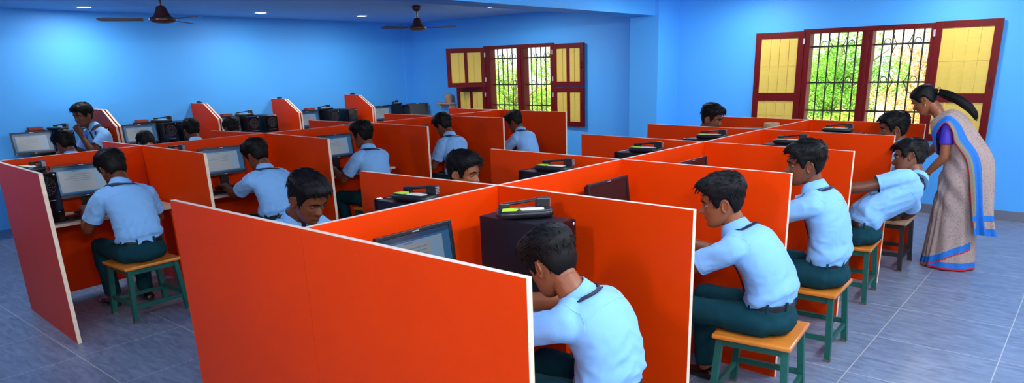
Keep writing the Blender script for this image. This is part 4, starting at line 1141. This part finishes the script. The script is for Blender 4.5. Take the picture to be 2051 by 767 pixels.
# ------------------------------------------------------------------ the woman in the saree
def woman():
    bx, by = -.90, 6.80
    root = empty('woman', (bx, by, 0), pi); tag(root, 'woman in a beige saree with a blue border bending over the students', 'person')
    N = V((.185, 0, 1.285)); Hc = V((.325, 0, 1.425)); H = V((-.05, 0, .90))
    Mh = Matrix.Translation(Hc) @ Matrix.Rotation(radians(32), 4, 'Y') @ Matrix.Scale(1.0, 4)
    lat = V((0, 1, 0))
    sp = [H, V((-.02, 0, 1.0)), V((.05, 0, 1.10)), V((.115, 0, 1.19)), V((.155, 0, 1.25)), N]
    Sh = [V((.092, s * .150, 1.222)) for s in (1, -1)]
    arms = []
    for s, S, h in zip((1, -1), Sh, (V((.225, .10, .80)), V((.40, -.22, .82)))):
        E_, W_ = ik(S, h, .255, .225, V((-.55, s * .35, -.3))); arms.append((S, E_, W_))
    # blouse
    mb = MB(); mb.tube(sp[2:], [(.135, .105), (.150, .115), (.140, .095), (.07, .06)], 24, lat=lat)
    hems = []
    for s, (S, E_, W_) in zip((1, -1), arms):
        d = (E_ - S).normalized()
        mb.tube([V((.14, s * .06, 1.25)), S, S + d * .06, S + d * .15], [.055, .060, .056, .053], 18); mb.ball(S, .060, nu=14, nv=10); hems.append((S + d * .15, d))
    bl = remesh(mb, .009, 5)
    for i, f in enumerate(bl.f):
        c = sum((bl.v[k] for k in f), V()) / len(f)
        if c.y < -.075: bl.m[i] = 1
    bl.build('blouse', [M['blouse'], M['blousep'], M['sred']], root, fix=False)
    # draped skirt
    tab = [(.012, -.03, .205, .195), (.10, -.03, .195, .190), (.30, -.03, .180, .180), (.60, -.035, .170, .178), (.80, -.050, .175, .188), (.93, -.070, .168, .186), (1.02, -.040, .150, .170), (1.10, .03, .130, .150), (1.17, .085, .118, .146)]
    mb = MB(); n = 150; zs = [.012 + .008 * k for k in range(146)]; rr = []
    for z in zs:
        c, a, b = interp(tab, z); ring = []
        for k in range(n):
            t = 2 * pi * k / n
            fr = smooth(-.3, .9, cos(t + .5))
            rp = (.013 * fr * sin(t * 22 + z * 1.5) + .006 * sin(t * 9 + z * 4)) * smooth(.95, .3, z) + .006 * noise.noise(V((cos(t) * 3, sin(t) * 3, z * 5)))
            rp += .007 * sin((z * 1.0 + .16 * t) * 34) * smooth(.35, .7, z) * smooth(1.15, .9, z)
            ring.append(V((c + cos(t) * (a + rp), sin(t) * (b + rp), z)))
        rr.append(ring)
    b0 = len(mb.f); mb.rings(rr, 0, True, True)
    for i in range(len(zs) - 1):
        for k in range(n):
            t = 2 * pi * k / n; z = zs[i]; m = 0
            dd = .015 + .17 * smooth(.3, 2.6, t) if .3 < t < 2.6 else None
            if z < .022: m = 2
            elif z < .075: m = 1
            if dd is not None:
                if dd - .012 < z < dd + .002: m = 2
                elif dd + .002 <= z < dd + .06: m = 1
                elif z >= dd + .06: m = 0
                elif z > .075: m = 0
            mb.m[b0 + i * n + k] = m
    mb.build('saree', [M['saree'], M['sblue'], M['sred']], root)
    # the loose end over the left shoulder
    K = [((.06, -.10, .98), (.06, .06, -.05)), ((.165, -.02, 1.06), (.0, .13, -.07)), ((.205, .055, 1.13), (-.045, .105, -.10)), ((.205, .11, 1.21), (-.035, .090, -.060)), ((.115, .130, 1.302), (-.004, .096, -.050)),
         ((.03, .130, 1.25), (.022, .100, -.060)), ((-.05, .115, 1.12), (.075, .098, -.02)), ((-.165, .125, .95), (.085, .090, 0)), ((-.215, .135, .70), (.075, .080, 0)), ((-.25, .140, .50), (.075, .070, 0)), ((-.29, .140, .335), (.085, .065, .012))]
    tabc = [(i,) + a + b for i, (a, b) in enumerate(K)]
    nu, nv = 110, 40; top = []
    for i in range(nu):
        u = i / (nu - 1) * (len(K) - 1); q = interp(tabc, u); c = V(q[:3]); w = V(q[3:]); row = []
        q2 = interp(tabc, min(u + .05, len(K) - 1)); q1 = interp(tabc, max(u - .05, 0)); t = (V(q2[:3]) - V(q1[:3])).normalized()
        nrm = t.cross(w).normalized()
        for j in range(nv):
            v = -1 + 2 * j / (nv - 1)
            out = .030 * (1 - v * v) * smooth(3, 0, abs(u - 7) * .8) + .012 * (1 - v * v)
            fold = .008 * sin(v * 13 + u * .4) * smooth(5.5, 9, u) + .004 * sin(v * 17 + u) + .016 * sin(v * 8) * smooth(8, 10, u)
            p = c + w * v + nrm * -(fold) - nrm * out
            if p.z < 1.17:
                c_, a_, b_ = interp(tab, p.z); r_ = sqrt(((p.x - c_) / a_) ** 2 + (p.y / b_) ** 2)
                if r_ < 1.11: p.x = c_ + (p.x - c_) * 1.11 / r_; p.y = p.y * 1.11 / r_
            row.append(p)
        top.append(row)
    th = .0035; mb = MB()
    # closed thin cloth: front and back layers along local normals
    def grid_n(i, j):
        a = top[min(i + 1, nu - 1)][j] - top[max(i - 1, 0)][j]; b = top[i][min(j + 1, nv - 1)] - top[i][max(j - 1, 0)]
        return a.cross(b).normalized()
    bot = [[top[i][j] + grid_n(i, j) * th for j in range(nv)] for i in range(nu)]
    rr = [top[i] + bot[i][::-1] for i in range(nu)]
    mb.rings(rr, 0, True, True)
    for i in range(nu - 1):
        for j in range(2 * nv):
            v = j / (nv - 1) if j < nv else (2 * nv - 1 - j) / (nv - 1); u = i / (nu - 1) * (len(K) - 1); m = 0
            if v > .955: m = 2
            elif v > .84 and u > 4.2: m = 3
            elif v > .60: m = 1
            if u > 9.55: m = 1
            elif 8.9 < u < 9.2: m = 1
            if u > 9.93: m = 2
            mb.m[i * 2 * nv + j] = m
    mb.build('saree_end', [M['saree'], M['sblue'], M['sred'], M['sgrn']], root)
    # body
    b = MB(); b.tube(sp, [(.13, .10), (.12, .095), (.115, .09), (.12, .09), (.10, .075), (.052, .05)], 18, lat=lat)
    b.tube([sp[4], N, Mh @ V((-.045, 0, -.12)), Mh @ V((-.032, 0, -.06))], [.055, .050, .046, .046], 16)
    for S, E_, W_ in arms:
        d = E_ - S
        b.tube([V((.14, S.y * .3, 1.22)), S, S + d * .4, S + d * .85, E_], [.04, .047, .044, .039, .036], 14); b.ball(E_, .036, nu=12, nv=8)
        b.tube([E_, lerp(E_, W_, .3), lerp(E_, W_, .7), W_], [.037, .038, .029, .023], 14)
    for s in (1, -1):
        b.tube([V((-.04, s * .08, .88)), V((-.02, s * .085, .48)), V((-.04, s * .085, .09)), V((-.04, s * .085, .045))], [.075, .055, .038, .034], 12)
        b.tube([V((-.08, s * .085, .035)), V((-.03, s * .087, .035)), V((.06, s * .095, .026)), V((.13, s * .10, .018)), V((.165, s * .10, .014))], [(.028, .03), (.034, .033), (.038, .024), (.040, .016), (.02, .010)], 12, lat=(0, 1, 0))
    sk = remesh(b, .008, 4); sk.join(HEAD, Mh)
    for s, (S, E_, W_) in zip((1, -1), arms):
        X = (W_ - E_).normalized(); X = (X + V((.15, -s * .1, -.1))).normalized(); Z = V((.3, s * .9, .3)) if s > 0 else V((0, -.3, 1)); Z = (Z - X * Z.dot(X)).normalized()
        Mx = Matrix.Translation(W_) @ Matrix((X, Z.cross(X), Z)).transposed().to_4x4() @ Matrix.Scale(.9, 4)
        if s > 0: Mx = Mx @ Matrix.Scale(-1, 4, V((0, 1, 0)))
        sk.join(HANDS['rest'], Mx)
    sk.build('body', [M['skin2'], M['lip'], M['eyew'], M['iris'], M['hair']], root, fix=False)
    hb = make_hair(77, woman=True); hb.xf(Mh)
    knot = Mh @ V((-.108, 0, .005))
    pts = [knot + V((.02, 0, .01)), knot + V((-.03, .01, -.002)), knot + V((-.10, .02, -.024)), knot + V((-.18, .03, -.062)), knot + V((-.25, .035, -.112)), knot + V((-.30, .035, -.165)), knot + V((-.325, .035, -.20))]
    hb.tube(pts, [.030, .026, .034, .038, .036, .026, .006], 16)
    r = random.Random(5)
    for k in range(160):
        a = r.uniform(0, 6.28); i0 = r.uniform(.8, 4.2); ii = int(i0); f = i0 - ii
        def pt(x):
            x = min(x, 5.99); j = int(x); return lerp(pts[j], pts[j + 1], x - j)
        rad = .033; o = V((0, cos(a) * rad, sin(a) * rad))
        hb.tube([pt(i0) + o, pt(i0 + .8) + o * 1.08, pt(i0 + 1.5) + o * 1.02, pt(i0 + 2.1) + o * .8], [.004, .005, .004, .0006], 5)
    hb.build('hair', M['hair'], root, fix=False)
    c = MB()
    for k in range(14):
        a = 2 * pi * k / 14; c.ball(knot + V((-.012, cos(a) * .030, .012 + sin(a) * .030)), .0085, nu=8, nv=6)
    c.build('hair_clip', M['gold'], root)
    for s in (1, -1):
        e = MB(); p = Mh @ V((-.004, s * .086, -.040)); e.ball(p, .006, nu=10, nv=8); e.ball(p + V((0, 0, -.012)), (.005, .005, .008), nu=10, nv=8); e.build('earring', M['gold'], root)
    nb = BVHTree.FromPolygons([tuple(p) for p in sk.v], [tuple(f) for f in sk.f]); ps = []
    for k in range(41):
        a = 2 * pi * k / 40; q = nb.find_nearest(N + V((.02 + cos(a) * .075, sin(a) * .085, .035 - .055 * cos(a)))); ps.append(q[0] + q[1] * .002)
    nk = MB()
    for k in range(len(ps) - 1):
        nk.tube([ps[k], ps[k + 1]], .0022, 6); nk.ball(ps[k], .0036, nu=6, nv=4)
    nk.build('necklace', M['gold'], root)
    S, E_, W_ = arms[0]; g = MB(); d = (W_ - E_).normalized(); x = d.orthogonal().normalized(); y = d.cross(x)
    for q in (.90, .94): g.tube([lerp(E_, W_, q) + (x * cos(2 * pi * k / 24) + y * sin(2 * pi * k / 24)) * .031 for k in range(25)], .0028, 6)
    g.build('bangle', M['gold'], root)
    return root
woman()

# ------------------------------------------------------------------ light and camera
wd = bpy.data.worlds.new('World'); scene.world = wd; wd.use_nodes = True
nt = wd.node_tree; bg = nt.nodes['Background']; bg.inputs['Color'].default_value = (.93, .97, 1.0, 1); bg.inputs['Strength'].default_value = 1.35
s = bpy.data.lights.new('sun', 'SUN'); s.energy = 9.0; s.angle = radians(.6); s.color = (1, .95, .86)
o = bpy.data.objects.new('sun', s); COL.objects.link(o); o.rotation_euler = (radians(34), 0, radians(-18))
def fill_tube(x, y, p, L=1.2, rz=0):  # unseen tubes, added as fill light for panels, students and floor
    t = empty('added_tube_light', (x, y, ZC), rz); tag(t, f'added unseen fill tube light at {"the front" if y < 1 else "mid room"} {"left" if x < -4 else "right"}', 'ceiling light', 'added fill tube lights')
    mb = MB(); mb.box((-.03, -L / 2, -.035), (.03, L / 2, 0), 0, .004); mb.build('housing', M['lamprim'], t)
    mb = MB(); mb.tube([(0, -L / 2 + .03, -.055), (0, L / 2 - .03, -.055)], .018, 12); mb.build('tube', M['lamp'], t)
    for k in (-1, 0, 1):
        l = bpy.data.lights.new('fill_lamp', 'POINT'); l.shadow_soft_size = .05; l.energy = p / 3; l.color = (1, .97, .93)
        q = bpy.data.objects.new('fill_lamp', l); COL.objects.link(q); q.parent = t; q.location = (0, k * .38, -.13)
    return t
FILL_TUBES = [(.7, 0.0, 165), (-1.9, -.6, 85), (.2, 2.4, 135), (.2, 5.2, 110), (-6.6, 1.1, 40), (-2.0, 3.2, 30)]
for x, y, p in FILL_TUBES: fill_tube(x, y, p)

cam = bpy.data.cameras.new('camera'); co = bpy.data.objects.new('camera', cam); COL.objects.link(co)
F_, CX, CY, YAW, PIT, ROL, HC = 1369.68, 1073.44, 543.64, -.6891, .2912, -.0269, 1.7878
f = V((sin(YAW) * cos(PIT), cos(YAW) * cos(PIT), -sin(PIT))); r = V((cos(YAW), -sin(YAW), 0)); u = r.cross(f)
R_ = r * cos(ROL) + u * sin(ROL); U_ = -r * sin(ROL) + u * cos(ROL)
mw = Matrix((R_, U_, -f)).transposed().to_4x4(); mw.translation = V((0, 0, HC)); co.matrix_world = mw
cam.sensor_fit = 'HORIZONTAL'; cam.sensor_width = 36; cam.lens = F_ / 2051 * 36; cam.clip_start = .05
cam.shift_x = (1025.5 - CX) / 2051; cam.shift_y = (CY - 383.5) / 2051
scene.camera = co
scene.view_settings.view_transform = 'Standard'; scene.view_settings.look = 'None'; scene.view_settings.gamma = 1; scene.view_settings.exposure = 0.0
scene.view_settings.use_curve_mapping = False
